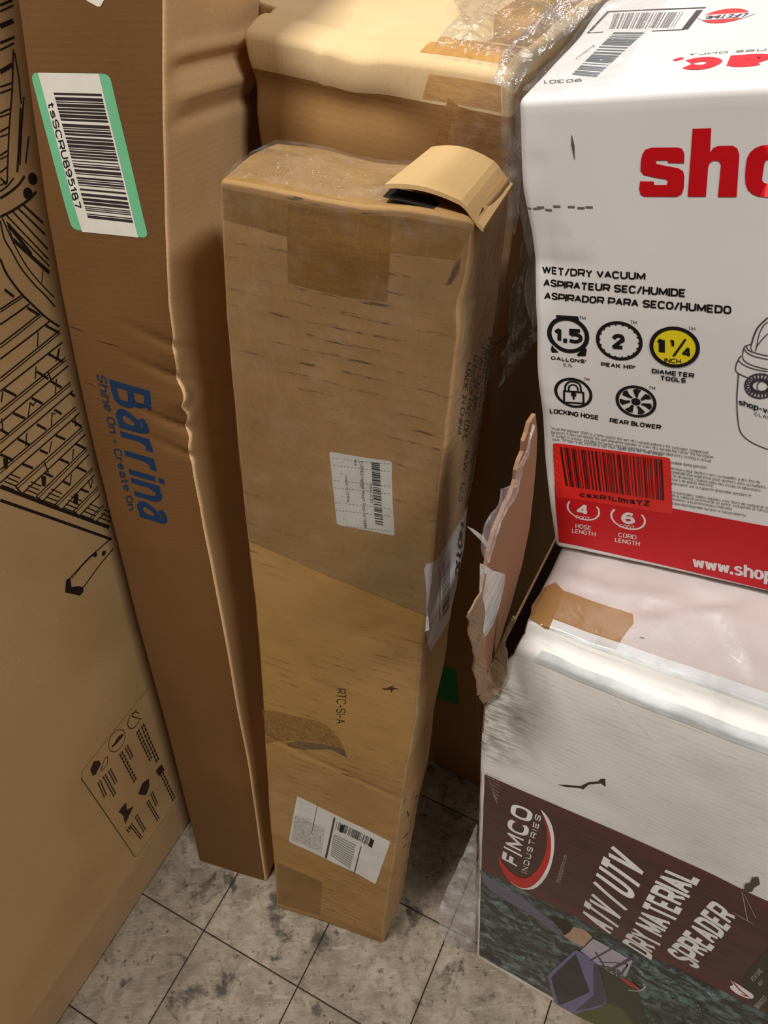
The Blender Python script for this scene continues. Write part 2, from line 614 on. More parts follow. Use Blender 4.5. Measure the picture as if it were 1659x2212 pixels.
def tab(z, zs, vals):
    return np.interp(z, zs, vals)

# ================================================================== FLOOR
def floor_mat():
    k = NT('worn_vinyl_tile')
    p = k.pos()
    n1 = k.noise(p, 9, 6, 0.62)
    n2 = k.noise(k.mapping(p, loc=(4, 2, 0)), 30, 6, 0.7, 0.6)
    scr = k.noise(k.mapping(p, (1, 7, 1), rotv=(0, 0, 0.6)), 26, 5, 0.7)
    tone = k.n('ObjectInfo').outputs['Random']
    col = k.mix(k.ramp(n1, 0.32, 0.68), lin((158, 143, 123)), lin((118, 104, 86)))
    col = k.mix(k.ramp(n2, 0.42, 0.66, 0, 0.75), col, lin((104, 90, 70)))
    col = k.mix(k.ramp(scr, 0.5, 0.72, 0, 0.5), col, lin((178, 164, 144)))
    col = k.mix(k.math('MULTIPLY', tone, 0.18), col, lin((120, 104, 86)))
    g1 = k.ramp(k.noise(k.mapping(p, loc=(1.3, 7.7, 0)), 11, 6, 0.68, 0.4), 0.55, 0.65, 0, 0.85)
    g2 = k.ramp(k.noise(k.mapping(p, loc=(9.1, 0.4, 0)), 38, 5, 0.7), 0.58, 0.68, 0, 0.8)
    g3 = k.ramp(k.noise(k.mapping(p, (1, 2.5, 1), loc=(2, 2, 0), rotv=(0, 0, -0.5)), 60, 4, 0.7), 0.56, 0.70, 0, 0.6)
    col = k.mix(g1, col, lin((48, 42, 32)))
    col = k.mix(g2, col, lin((38, 34, 27)))
    col = k.mix(g3, col, lin((64, 54, 40)))
    k.bump(k.math('ADD', n2, scr), 0.25, 0.002)
    return k.fin(col, 0.62, 0.3)

M_tile = floor_mat()
M_joint = flat((42, 34, 26), 0.9)
TS, T0, TA = 0.2286, np.array([-0.425, 0.450]), -0.508
tu = np.array([math.cos(TA), math.sin(TA)]); tv = np.array([math.sin(TA), -math.cos(TA)])
fl = mesh_obj('floor', [(-3, -2, -0.03), (3.2, -2, -0.03), (3.2, 3.6, -0.03), (-3, 3.6, -0.03), (-3, -2, -0.0035), (3.2, -2, -0.0035), (3.2, 3.6, -0.0035), (-3, 3.6, -0.0035)],
              [(3, 2, 1, 0), (4, 5, 6, 7), (0, 1, 5, 4), (1, 2, 6, 5), (2, 3, 7, 6), (3, 0, 4, 7)], M_joint)
fl['kind'] = 'structure'
fl['label'] = 'worn grimy beige tile floor with dark stained joints'
g = 0.0013; e = 0.0026; h = TS
tm = bpy.data.meshes.new('tile')
tvs = [(g, g, -0.003), (h - g, g, -0.003), (h - g, h - g, -0.003), (g, h - g, -0.003),
       (g, g, -0.0008), (h - g, g, -0.0008), (h - g, h - g, -0.0008), (g, h - g, -0.0008),
       (g + e, g + e, 0), (h - g - e, g + e, 0), (h - g - e, h - g - e, 0), (g + e, h - g - e, 0)]
tfs = [(0, 1, 5, 4), (1, 2, 6, 5), (2, 3, 7, 6), (3, 0, 4, 7), (4, 5, 9, 8), (5, 6, 10, 9), (6, 7, 11, 10), (7, 4, 8, 11), (8, 9, 10, 11)]
tm.from_pydata(tvs, [], tfs)
tm.materials.append(M_tile)
for i in range(-7, 10):
    for j in range(-9, 8):
        o = bpy.data.objects.new('tile', tm)
        COL.objects.link(o)
        p = T0 + tu * TS * i + (-tv) * TS * j
        dz = 0.0004 * math.sin(i * 12.9 + j * 78.2)
        o.matrix_world = Matrix(((tu[0], -tv[0], 0, p[0]), (tu[1], -tv[1], 0, p[1]), (0, 0, 1, dz - 0.0004), (0, 0, 0, 1)))
        o.parent = fl
# back wall of the store room, hidden by the cartons from here
k = NT('painted_block_wall')
wm = k.fin(k.mix(k.ramp(k.noise(k.obj(), 3, 4), 0.3, 0.7), lin((168, 160, 148)), lin((140, 132, 120))), 0.8)
wb = mesh_obj('wall_back', [(-3, 3.5, 0), (3.2, 3.5, 0), (3.2, 3.5, 3.4), (-3, 3.5, 3.4), (-3, 3.62, 0), (3.2, 3.62, 0), (3.2, 3.62, 3.4), (-3, 3.62, 3.4)],
              [(0, 1, 2, 3), (7, 6, 5, 4), (0, 3, 7, 4), (1, 5, 6, 2), (3, 2, 6, 7), (0, 4, 5, 1)], wm)
wb['kind'] = 'structure'

BLACK = (22, 20, 22)
# ================================================================== FURNITURE CARTON (left, chair drawing on its face)
dC = np.array([0.4821, 0.8761, 0]); nC = np.array([-0.8761, 0.4821, 0])
RC = np.stack([dC, nC, [0, 0, 1]], 1) @ rot('x', -0.036)
def w_furn(P):
    Q = P.copy()
    k = np.clip(1 - P[:, 1] / 0.35, 0, 1)
    Q[:, 1] += k * (0.0025 * vn(P * [1, 0, 1], 3, 3) + 0.0007 * vn(P * [1, 0, 1], 14, 4))
    return Q
fc = Carton('furniture_carton', 'large flat brown carton on the left printed with a slatted chair line drawing', np.array([-0.693, 0.298, 0]) - 0.7 * dC, RC, (1.55, 0.35, 1.78), 0.008, w_furn)
mat_furn = kraft('kraft_furniture', (190, 152, 104), (176, 138, 92), 'x', 0.0, 0.006, warm=(196, 160, 112))
fc.body(mat_furn, 0.03)
za = Z(fc, 'front', 0, 380, 4.4233)
zb = Z(fc, 'front', 0, 600, 3.16)
zc = Z(fc, 'front', 0, 0, 5.266)
zd = Z(fc, 'front', 0, 1300, 2.4244)
MM = 0.001
ink = flat((34, 24, 18), 0.7)
art = []
def L(z, w, *pts, sm=False):
    q = z(*pts)
    if sm: q = cr(list(q), 6)
    art.append(ribbon(q, w * (0.95 if z is zb else 0.66) * MM))
slats = [((0, 215), (150, 118), (0, 235), (160, 130), (0, 320), (200, 180)), ((0, 455), (270, 245), (0, 480), (285, 255), (0, 555), (340, 295)),
         ((0, 685), (405, 360), (0, 710), (412, 375), (0, 775), (425, 440)), ((0, 905), (445, 545), (0, 928), (450, 562), (0, 990), (465, 600)),
         ((0, 1110), (480, 712), (0, 1133), (484, 729), (0, 1195), (497, 770)), ((0, 1312), (515, 880), (0, 1335), (520, 897), (0, 1400), (540, 925)),
         ((105, 1425), (560, 1018), (118, 1440), (566, 1035), (150, 1475), (580, 1070)), ((245, 1495), (590, 1158), (256, 1510), (596, 1172), (290, 1525), (607, 1205)),
         ((375, 1548), (630, 1298), (386, 1562), (635, 1312), (420, 1582), (645, 1345)), ((500, 1592), (665, 1428), (511, 1606), (670, 1442), (540, 1625), (682, 1480)),
         ((615, 1640), (705, 1548), (624, 1652), (708, 1562), (650, 1668), (716, 1602))]
for s in slats:
    L(zb, 2.3, s[0], s[1]); L(zb, 1.7, s[2], s[3]); L(zb, 2.6, s[4], s[5])
for s in slats[6:]:
    L(zb, 2.4, s[0], s[4])
for a, b in [((185, 205), (270, 255)), ((310, 325), (400, 375)), ((330, 520), (430, 575)), ((250, 640), (330, 690)), ((345, 705), (420, 750)), ((20, 760), (110, 805)), ((90, 925), (170, 960)),
             ((215, 820), (290, 860)), ((250, 1000), (315, 1035)), ((370, 900), (420, 930)), ((120, 1100), (200, 1140)), ((270, 1175), (325, 1200)), ((380, 1075), (445, 1105)), ((490, 975), (555, 1015)),
             ((0, 1035), (60, 1070)), ((150, 1270), (225, 1300)), ((300, 1330), (360, 1360)), ((400, 1235), (470, 1265)), ((510, 1130), (580, 1165)), ((430, 1390), (480, 1415)), ((520, 1290), (590, 1325)),
             ((545, 1440), (605, 1465)), ((0, 1205), (90, 1245)), ((480, 790), (510, 808)), ((30, 80), (95, 130))]:
    L(zb, 3.8, a, b)
for a, b in [((260, 370), (255, 470)), ((405, 480), (395, 560)), ((245, 605), (240, 690)), ((385, 690), (376, 790)), ((205, 850), (190, 960)), ((205, 850), (225, 875)), ((182, 1060), (175, 1150)), ((355, 920), (350, 1010)),
             ((352, 1115), (335, 1195)), ((510, 940), (515, 1010)), ((500, 1170), (495, 1240)), ((485, 1340), (480, 1410)), ((630, 1375), (620, 1440)), ((18, 775), (8, 850)), ((10, 960), (20, 1050)), ((225, 875), (245, 840)),
             ((375, 930), (360, 925)), ((300, 1255), (330, 1330)), ((520, 1465), (500, 1530)), ((325, 640), (350, 705)), ((380, 570), (400, 490)), ((510, 1010), (535, 1000)), ((620, 1440), (600, 1380))]:
    L(zb, 2.2, a, b)
for bx, by in [(20, 1385), (165, 1440), (305, 1490), (440, 1540), (565, 1590), (665, 1630)]:
    for q in range(4):
        L(zb, 2.0, (bx + 18 * q - 10, by - 26 * q + 30), (bx + 18 * q + 75 - 4 * q, by - 26 * q + 62))
for bx, by in [(20, 1230), (280, 1350), (500, 1475)]:
    art.append(poly(zb((bx, by), (bx + 35, by + 5), (bx + 30, by + 75), (bx + 5, by + 70))))
L(zb, 5.5, (0, 1425), (350, 1560), (745, 1705)); L(zb, 4.6, (0, 1518), (300, 1622), (760, 1785))
L(zb, 2.6, (745, 1790), (600, 1915), (480, 2048)); L(zb, 1.8, (650, 1878), (560, 1965), (488, 2055)); L(zb, 2.6, (775, 1845), (680, 1960), (570, 2112))
art.append(poly(zb((480, 2043), (450, 2063), (443, 2148), (545, 2170), (567, 2146), (572, 2113), (530, 2104), (488, 2112))))
for c, r in [((708, 1880), 0.0045), ((650, 1892), 0.004)]:
    art.append(disc(zb(c), r))
# arm and curved frame
L(za, 3.4, (0, 425), (40, 600), (110, 720), (200, 880), (330, 1040), (430, 1140), (525, 1250), sm=True)
L(za, 2.8, (20, 400), (90, 560), (180, 740), (280, 900), (400, 1040), (515, 1160), sm=True)
L(za, 4.6, (0, 790), (60, 930), (190, 1110), (350, 1270), (450, 1360), (565, 1440), sm=True)
for w, a, b in [(7, (75, 462), (300, 750)), (3.4, (120, 340), (455, 700)), (3.2, (60, 375), (465, 800)), (3.8, (165, 300), (430, 560)), (4.5, (215, 270), (410, 450)), (7.5, (120, 605), (470, 925)), (2.2, (410, 900), (395, 1040)),
                (2.6, (75, 480), (120, 600)), (3.0, (60, 440), (470, 860))]:
    L(za, w, a, b)
L(za, 4.6, (0, 215), (100, 150), (180, 80), (235, 0), sm=True)
L(za, 3.0, (0, 150), (70, 95), (130, 20), sm=True)
L(za, 4.6, (0, 392), (120, 330), (270, 230), (345, 150), sm=True)
L(za, 2.6, (0, 90), (60, 60), (75, 0)); L(za, 2.6, (10, 30), (55, 85))
for c in [(312, 28), (265, 168)]:
    art.append(disc(za(c), 0.0068))
# back of the drawn chair
for w, pts in [(3.4, ((150, 560), (138, 1000), (100, 1500), (78, 2090))), (4.6, ((235, 1230), (218, 1600), (195, 1960))), (3.2, ((270, 1100), (243, 1500), (225, 1880))), (3.2, ((325, 1550), (290, 1860))), (3.0, ((165, 600), (215, 900), (240, 1180)))]:
    L(zc, w, *pts)
for w, a, b in [(7, (0, 300), (150, 235)), (4, (0, 490), (165, 420)), (3, (0, 570), (160, 490)), (7, (0, 820), (140, 735)), (3, (0, 990), (132, 945)), (3, (0, 1060), (130, 1012)), (3, (0, 1290), (118, 1232)), (2.5, (0, 1332), (112, 1290)),
                (3, (0, 1500), (102, 1440)), (2.5, (0, 1558), (100, 1522)), (3, (0, 1770), (88, 1710)), (2.5, (0, 1812), (84, 1770)), (3, (0, 1962), (80, 1900)), (3, (0, 2022), (76, 2088)), (3, (0, 130), (150, 60)), (4, (0, 60), (140, 0))]:
    L(zc, w, a, b)
fc.decal('front', 'chair_drawing', art, ink, 1)
# care panel near the bottom
art = []
L(zd, 2.6, (425, 925), (560, 1120), (705, 1335)); L(zd, 1.5, (425, 925), (432, 885), (600, 670), (785, 440)); L(zd, 1.3, (705, 1335), (722, 1330), (925, 1048))
for a, b, w in [((720, 675), (792, 830), 9), ((745, 645), (828, 838), 9), ((632, 790), (710, 942), 9), ((660, 757), (692, 820), 9), ((518, 940), (552, 1020), 8), ((545, 910), (602, 1015), 8), ((572, 880), (608, 950), 8),
                ((684, 1165), (742, 1240), 7), ((712, 1120), (758, 1200), 8), ((772, 1045), (830, 1142), 8), ((792, 1000), (822, 1065), 8), ((848, 900), (912, 1040), 9), ((668, 1185), (680, 1200), 9)]:
    q = zd(a, b)
    n = 9
    for i in range(n):
        p0 = q[0] + (q[1] - q[0]) * i / n; p1 = q[0] + (q[1] - q[0]) * (i + 0.78) / n
        for dd in (-0.32, 0.32):
            nrm = np.array([-(q[1] - q[0])[1], (q[1] - q[0])[0]]); nrm /= np.linalg.norm(nrm)
            art.append(ribbon([p0 + nrm * dd * w * MM, p1 + nrm * dd * w * MM], w * 0.42 * MM))
art.append(ribbon(arcpts(zd((612, 727)), 0.020, 0.024, 0, 360), 0.0016))
art.append(ribbon(cr(list(zd((585, 760), (612, 735), (640, 700), (620, 712), (600, 745)))), 0.005))
art.append(ribbon(arcpts(zd((700, 620)), 0.015, 0.018, 0, 300), 0.0022)); art.append(ribbon(zd((715, 560), (690, 600), (740, 615)), 0.002))
art.append(poly(zd((472, 880), (490, 835), (520, 830), (528, 850), (500, 905), (485, 912)))); art.append(ribbon(cr(list(zd((530, 885), (545, 830), (562, 812), (560, 850), (530, 885)))), 0.0018))
art.append(poly(zd((620, 1100), (640, 1072), (660, 1050), (664, 1090), (700, 1068), (655, 1165), (645, 1120))))
art.append(poly(zd((722, 1008), (745, 950), (780, 925), (782, 965), (765, 1012))))
art.append(poly(zd((815, 885), (845, 850), (862, 880), (832, 915))))
fc.decal('front', 'care_panel', art, flat((52, 38, 26), 0.75), 1)
tp = Z(fc, 'front', 0, 0, 1)
q = tp((66, 2200), (396, 1716))
bot = [np.array([q[0][0] - 0.06, 0.012]), np.array([1.5, 0.012]), np.array([1.5, q[1][1]]), np.array([q[0][0] - 0.06, q[0][1]])]
fc.decal('front', 'clear_tape', [quad(bot, 0.02)], gloss_tape('clear_tape_furniture', (206, 166, 126), 0.3, 0.55, (198, 158, 116)), 1)

# ================================================================== LONG CARTON leaning on it (left of centre)
pb = (-0.298, 0.537, -0.325, 0.204, -0.035, 0.155, 0.205)
RB = rot('z', pb[2]) @ rot('y', pb[4]) @ rot('x', -pb[3])
MB = np.array([pb[0], pb[1], 0]) + RB @ [-pb[5], 0, 0]
WB, DB, HB = 0.155, 0.205, 1.80
Bend = rot('y', 0.139) @ rot('x', 0.042)
zsB = np.arange(0, 1.81, 0.1)
LB = [-.0086, -.0041, -.0021, 0, .002, .004, .0048, .0049, .005, .0069, .008, .0023, -.0021, -.0046, -.0033, .001, .0059, .012, .018]
RBt = [.1533, .1571, .161, .1648, .1669, .1673, .1678, .1683, .1687, .1688, .1672, .1578, .1487, .1446, .1485, .1552, .1648, .17, .175]
def w_long(P):
    Q = P.copy()
    x, y, z = P.T
    l = tab(z, zsB, LB); r = tab(z, zsB, RBt)
    s = x / WB
    Q[:, 0] = l + (r - l) * s
    fr = np.clip(1 - y / 0.10, 0, 1)
    rt = np.clip((x - WB * 0.45) / (WB * 0.55), 0, 1)
    # soft panels and crushed ridge
    Q[:, 0] += rt * (0.0016 * vn(P, 9, 1)) * np.clip(y / 0.05, 0.25, 1)
    Q[:, 1] += fr * (0.0016 * vn(P, 7, 2))
    # two creases high on the right side
    off_ = np.clip(y / 0.035, 0, 1)
    for zc_, dp, wd in ((1.552, 0.005, 0.005), (1.537, -0.007, 0.006), (1.514, 0.007, 0.008), (1.490, -0.005, 0.006)):
        Q[:, 0] += off_ * rt * dp * np.exp(-((z - zc_) / wd) ** 2)
    # crumpled band at the bend
    band = np.exp(-((z - 1.165) / 0.075) ** 2)
    cr_ = np.abs(vn(np.stack([y * 0.6, y * 0 + 3, z + 0.45 * y], 1), 34, 5)) - 0.4
    Q[:, 0] += rt * band * 0.007 * cr_ * np.clip(1 - (y / 0.2) ** 2, 0, 1)
    Q[:, 1] += rt ** 4 * fr * band * (0.004 * vn(P * [0.3, 1, 1], 42, 6) + 0.002)
    for za_, dp in ((1.125, 0.006), (1.20, 0.005), (1.245, 0.004), (1.085, 0.0045)):
        dd = np.abs(z - za_ + (x - WB) * 0.35 + y * 0.5)
        Q[:, 1] += fr * rt * dp * np.exp(-(dd / 0.005) ** 2)
        Q[:, 0] -= rt * dp * 1.1 * np.exp(-(dd / 0.006) ** 2) * np.exp(-y / 0.1)
    # bend above 0.94
    t = np.maximum(z - 0.94, 0)
    t2 = np.where(t < 0.12, t * t / 0.24, t - 0.06)
    dz = Bend @ np.array([0, 0, 1.0]) - np.array([0, 0, 1.0])
    Q += t2[:, None] * dz[None, :]
    Wz = MB[2] + Q @ RB[2]
    Q += np.maximum(0.001 - Wz, 0)[:, None] * RB[2][None, :]
    return Q
lc = Carton('long_carton', 'tall narrow brown carton with blue logo, leaning and crumpled, carrying a green-edged barcode sticker', MB, RB, (WB, DB, HB), 0.005, w_long)
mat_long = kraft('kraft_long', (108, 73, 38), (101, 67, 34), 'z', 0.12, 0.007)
mat_long_side_lit = kraft('kraft_long_side_lit', (224, 184, 134), (208, 168, 118), 'z', 0.12, 0.007)  # lit copy of the kraft: light on the side put into its colour
lc.body(mat_long, 0.0055, mats=[mat_long, mat_long_side_lit], pick=lambda c: 1 if c[0] > WB - 0.0038 else 0)
z1 = Z(lc, 'front', 0, 0, 2.765)
z2 = Z(lc, 'front', 0, 600, 3.16)
white_lab = flat((214, 206, 190), 0.4)
def sticker(z, q, rad):
    return poly(roundq(z(*q), rad), 0.01)
def sub(z, q, a0, b0, a1, b1):
    f = bil(z(*q))
    return [f(a0, b0), f(a1, b0), f(a1, b1), f(a0, b1)]
SQ = [(182, 434), (655, 440), (888, 1422), (432, 1370)]
st = lc.decal('front', 'sticker', [sticker(z1, SQ, 0.008)], flat((108, 178, 132), 0.4), 1)
lc.decal('front', 'sticker_panel', [poly(z1((228, 434), (592, 440), (828, 1418), (492, 1384)), 0.012)], white_lab, 2, st)
fb = bil(z1((322, 552), (608, 560), (797, 1330), (527, 1300)))
bq = [fb(0, 0), fb(0, 1), fb(1, 1), fb(1, 0)]
lc.decal('front', 'barcode', [bars2(bq, 4, 0.5, 40)], flat((48, 40, 42), 0.5), 3, st)
lc.decal('front', 'sticker_text', [text2(z1((285, 612), (452, 1248), (490, 1240), (318, 605)), 'tsSCRU895187', 2.2)], flat(BLACK, 0.5), 3, st)
lc.decal('front', 'sticker', [poly(z1((505, -20), (520, 5), (580, 38), (600, 40), (622, 0), (625, -30)), 0.01)], white_lab, 1)
blue = flat((17, 44, 74), 0.7)
lc.decal('front', 'printed_logo', [text2(z2((742, 690), (955, 1632), (1200, 1706), (1024, 772)), 'Barrina', 2.5, gap=4.6, n=6)], blue, 1)
lc.decal('front', 'printed_slogan', [text2(z2((655, 648), (880, 1590), (922, 1582), (722, 672)), 'Shine On - Create On', 2.3)], flat((24, 42, 62), 0.7), 1)
each(lc, 'front', 'scuff_mark', [ribbon(cr(list(z2((440, 325), (520, 345), (590, 385)))), [0.0002, 0.0016, 0.0002]), ribbon(cr(list(z2((660, 428), (740, 450), (835, 478)))), [0.0002, 0.0014, 0.0002]),
                                  ribbon(cr(list(z2((580, 712), (630, 730), (665, 760)))), [0.0002, 0.0012, 0.0002])], flat((52, 32, 16), 0.8), 1)

# ================================================================== LONG CARTON leaning in the middle
mp = (-0.27322, 0.48769, -0.37798, 0.14779, 0.0471)
RM = rot('z', mp[2]) @ rot('y', mp[4]) @ rot('x', -mp[3])
WM, DM, HM = 0.2316, 0.118, 1.487
zsM = np.linspace(0, HM, 12)
LM = [-.0025, -.0021, -.0018, -.0014, .0006, .0025, .0034, .003, -.0001, -.002, -.0029, .0008]
RMt = [.2359, .2328, .2339, .2358, .2359, .2354, .2407, .2365, .236, .2308, .2297, .2316]
BM = [.2435, .2436, .242, .2433, .2484, .2459, .2483, .246, .2442, .2423, .2426, .2359]
MMo = np.array([mp[0], mp[1], 0])
def w_mid(P):
    Q = P.copy()
    x, y, z = P.T
    l = tab(z, zsM, LM); r = tab(z, zsM, RMt); b = tab(z, zsM, BM)
    rr = r + (b - r) * y / DM
    Q[:, 0] = l + (rr - l) * x / WM
    fr = np.clip(1 - y / 0.06, 0, 1); rt = np.clip((x - 0.14) / 0.09, 0, 1); tp_ = np.clip((z - (HM - 0.05)) / 0.05, 0, 1)
    Q[:, 1] += fr * (0.002 * vn(P, 8, 11) + 0.0006 * vn(P, 40, 12))
    Q[:, 0] += rt * (0.0018 * vn(P, 10, 13) + 0.0007 * vn(P, 38, 16))
    # shallow fold lines over the front
    d1 = segd(x, z, (0, 0.64), (0.23, 0.59)); Q[:, 1] += fr * 0.002 * np.exp(-(d1 / 0.004) ** 2)
    # crushed top edges
    Q[:, 2] += tp_ * (0.004 * vn(P * [1, 1, 0], 16, 14) - 0.006 * np.exp(-((x - 0.10) / 0.05) ** 2) * (y / DM)) - tp_ * 0.004 * fr
    Q[:, 1] += fr * tp_ * (0.003 + 0.003 * vn(P, 20, 15))
    c = np.exp(-(np.hypot(x - WM, z - (HM - 0.075)) / 0.02) ** 2) * rt
    Q[:, 0] -= 0.005 * c * np.clip(1 - y / 0.05, 0, 1)
    # dented bottom corner
    bz = np.clip(1 - z / 0.05, 0, 1)
    Q[:, 1] += fr * bz * 0.006 * (x / WM)
    Wz = Q @ RM[2]
    Q += np.maximum(0.001 - Wz, 0)[:, None] * RM[2][None, :]
    return Q
mc = Carton('long_carton', 'tall brown carton in the middle with taped top and raised flap at its corner', MMo, RM, (WM, DM, HM), 0.006, w_mid)
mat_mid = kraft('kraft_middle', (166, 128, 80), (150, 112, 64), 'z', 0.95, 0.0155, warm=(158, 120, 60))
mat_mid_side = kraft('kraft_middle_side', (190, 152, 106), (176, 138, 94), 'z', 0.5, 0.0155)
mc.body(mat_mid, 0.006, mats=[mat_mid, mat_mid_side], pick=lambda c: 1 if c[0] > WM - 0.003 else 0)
mpx = Z(mc, 'front', 0, 0, 1)
mrx = Z(mc, 'right', 0, 0, 1)
# amber tape over the top edge and down the front
amber = gloss_tape('amber_tape', (150, 106, 44), 0.24, 0.72, (134, 92, 36))
amber_l = gloss_tape('amber_tape_light', (168, 122, 58), 0.2, 0.5)
mc.decal('front', 'amber_tape', [poly(mpx((622, 440), (845, 470), (842, 560), (836, 652), (740, 640), (622, 610)), 0.01)], amber, 1)
tq = [np.array([0.002, HM - 0.008]), np.array([WM - 0.002, HM - 0.008]), mpx((985, 560)), mpx((845, 545)), mpx((622, 510)), mpx((476, 470))]
mc.decal('front', 'amber_tape', [poly(tq, 0.01)], amber_l, 2)
tt = [np.array([0.004, 0.004]), np.array([WM - 0.06, 0.004]), np.array([WM - 0.07, DM - 0.035]), np.array([0.006, DM - 0.03])]
mc.decal('top', 'clear_tape', [quad(tt, 0.01)], gloss_tape('tape_top', (196, 152, 92), 0.2, 0.6), 1)
mc.decal('front', 'amber_tape', [poly(mpx((598, 1862), (697, 1905), (692, 1978), (600, 1950)), 0.01)], gloss_tape('tape_foot', (146, 106, 58), 0.4, 0.35), 1)
# labels
z7 = Z(mc, 'front', 650, 930, 3.53)
lab_w = flat((206, 200, 188), 0.5)
AQ = ((218, 158), (695, 236), (716, 803), (276, 718))
la = mc.decal('front', 'product_label', [sticker(z7, AQ, 0.003)], lab_w, 1)
f = bil(z7((538, 240), (602, 248), (630, 722), (568, 712)))
mc.decal('front', 'barcode', [bars2([f(0, 0), f(0, 1), f(1, 1), f(1, 0)], 9, 0.5, 34)], flat((40, 38, 40), 0.5), 2, la)
mc.decal('front', 'label_text', [text2(z7((337, 345), (352, 545), (378, 540), (352, 342)), 'Made in China', 1.3), text2(z7((405, 222), (410, 268), (432, 265), (426, 220)), 'New', 1.4),
                                 text2(z7((448, 236), (482, 748), (508, 748), (474, 232)), 'CUPRED Hanger Mount Rack Tie Holder', 1.3, n=3), text2(z7((524, 402), (530, 550), (552, 548), (542, 400)), 'X004CJTJ91', 1.4)], flat((60, 58, 62), 0.5), 2, la)
dash = []
for i in range(10):
    q = z7((235 + 3 * i, 205 + 57 * i), (700, 255 + 57 * i))
    for a in np.arange(0.02, 0.95, 0.06):
        if (i * 7 + int(a * 50)) % 3:
            dash.append(ribbon([q[0] + (q[1] - q[0]) * a, q[0] + (q[1] - q[0]) * (a + 0.035)], 0.0007))
mc.decal('front', 'flute_scuffs', dash, flat((128, 122, 112), 0.6), 2, la)
z8 = Z(mc, 'front', 560, 1700, 4.1475)
BQ = ((340, 80), (1175, 488), (1042, 868), (265, 490))
lb = mc.decal('front', 'shipping_label', [sticker(z8, BQ, 0.003)], lab_w, 1)
each(mc, 'front', 'label_rule', [poly(z8((668, 270), (684, 276), (606, 640), (588, 634))), poly(z8((910, 528), (918, 532), (858, 768), (848, 764))), poly(z8((520, 160), (524, 162), (470, 420), (465, 418)))], flat((70, 64, 62), 0.6), 2, lb)
mc.decal('front', 'barcode', [bars2(z8((682, 375), (1008, 541), (1034, 470), (700, 302)), 21, 0.5, 26)], flat((64, 62, 58), 0.6), 2, lb)
each(mc, 'front', 'barcode', [poly(z8((735, 332), (762, 345), (745, 408), (718, 398))), poly(z8((1004, 462), (1030, 474), (1010, 542), (984, 530)))], flat((28, 28, 26), 0.6), 3, lb)
f = bil(z8((640, 610), (815, 728), (872, 508), (668, 412)))
mc.decal('front', 'label_text', [quad([f(0, i / 11), f(1, i / 11), f(1, i / 11 + 0.055), f(0, i / 11 + 0.055)]) for i in range(11)], flat((138, 134, 126), 0.6), 2, lb)
mc.decal('front', 'label_smudge', [quad(z8((290, 470), (560, 590), (590, 370), (320, 250)))], flat((158, 148, 146), 0.6, 0.3, 0.9), 2, lb)
f = bil(z8((300, 470), (500, 560), (520, 160), (340, 90)))
mc.decal('front', 'label_text', [ribbon([f(0.03, t), f(0.55 + 0.4 * ((i * 7) % 5) / 5, t)], 0.0011) for i, t in enumerate(np.linspace(0.05, 0.95, 22))], flat((166, 156, 150), 0.6), 3, lb)
z6 = Z(mc, 'front', 540, 1350, 2.5654)
mc.decal('front', 'printed_text', [text2(z6((480, 350), (478, 545), (528, 545), (530, 355)), 'RTC-SI-A', 1.4)], flat((44, 34, 24), 0.7), 1)
mc.decal('front', 'tear_mark', [poly(z6((728, 348), (755, 352), (775, 342), (800, 335), (790, 346), (825, 352), (792, 358), (785, 376), (778, 358), (745, 360)))], flat((66, 44, 24), 0.8), 1)
smear = kraft('dark_smear', (122, 88, 46), (104, 74, 42), 'z', 0.3, 0.01)
mc.decal('front', 'stain', [poly(cr([z6(p) for p in [(66, 465), (160, 480), (250, 505), (350, 525), (430, 560), (500, 640), (535, 722), (500, 712), (410, 655), (250, 640), (90, 655)]], 3), 0.008)], flat((128, 92, 46), 0.6, 0.3, 0.75), 1)
mc.decal('front', 'scuff_mark', [poly(z6((205, 650), (270, 640), (400, 655), (520, 690), (540, 735), (450, 690), (330, 690), (210, 672)), 0.008)], flat((104, 84, 66), 0.8, 0.2, 0.6), 2)
# dark scuff at the top right
mc.decal('front', 'scuff_mark', [poly(mpx((984, 565), (996, 555), (990, 590), (975, 612), (962, 615), (975, 590)), 0.008)], flat((66, 50, 40), 0.8, 0.3, 0.7), 3)
# printed side
z9 = Z(mc, 'right', 900, 650, 2.4567)
mc.decal('right', 'printed_text', [text2(z9((263, 322), (215, 710), (236, 718), (289, 328)), 'MADE IN CHINA', 1.7), text2(z9((305, 285), (242, 742), (266, 752), (332, 292)), "Q'ty/Carton: 1.0PC", 1.5),
                                   text2(z9((344, 240), (296, 578), (318, 588), (366, 248)), 'G.W.: 13.6 lbs', 1.5), text2(z9((380, 192), (286, 870), (304, 880), (402, 202)), 'PACKAGE SIZE: 51.9X22.9X6.9', 1.5),
                                   text2(z9((260, 790), (222, 1062), (240, 1070), (280, 798)), 'N.W.: 12.5', 1.5)], flat((70, 48, 28), 0.7), 1)
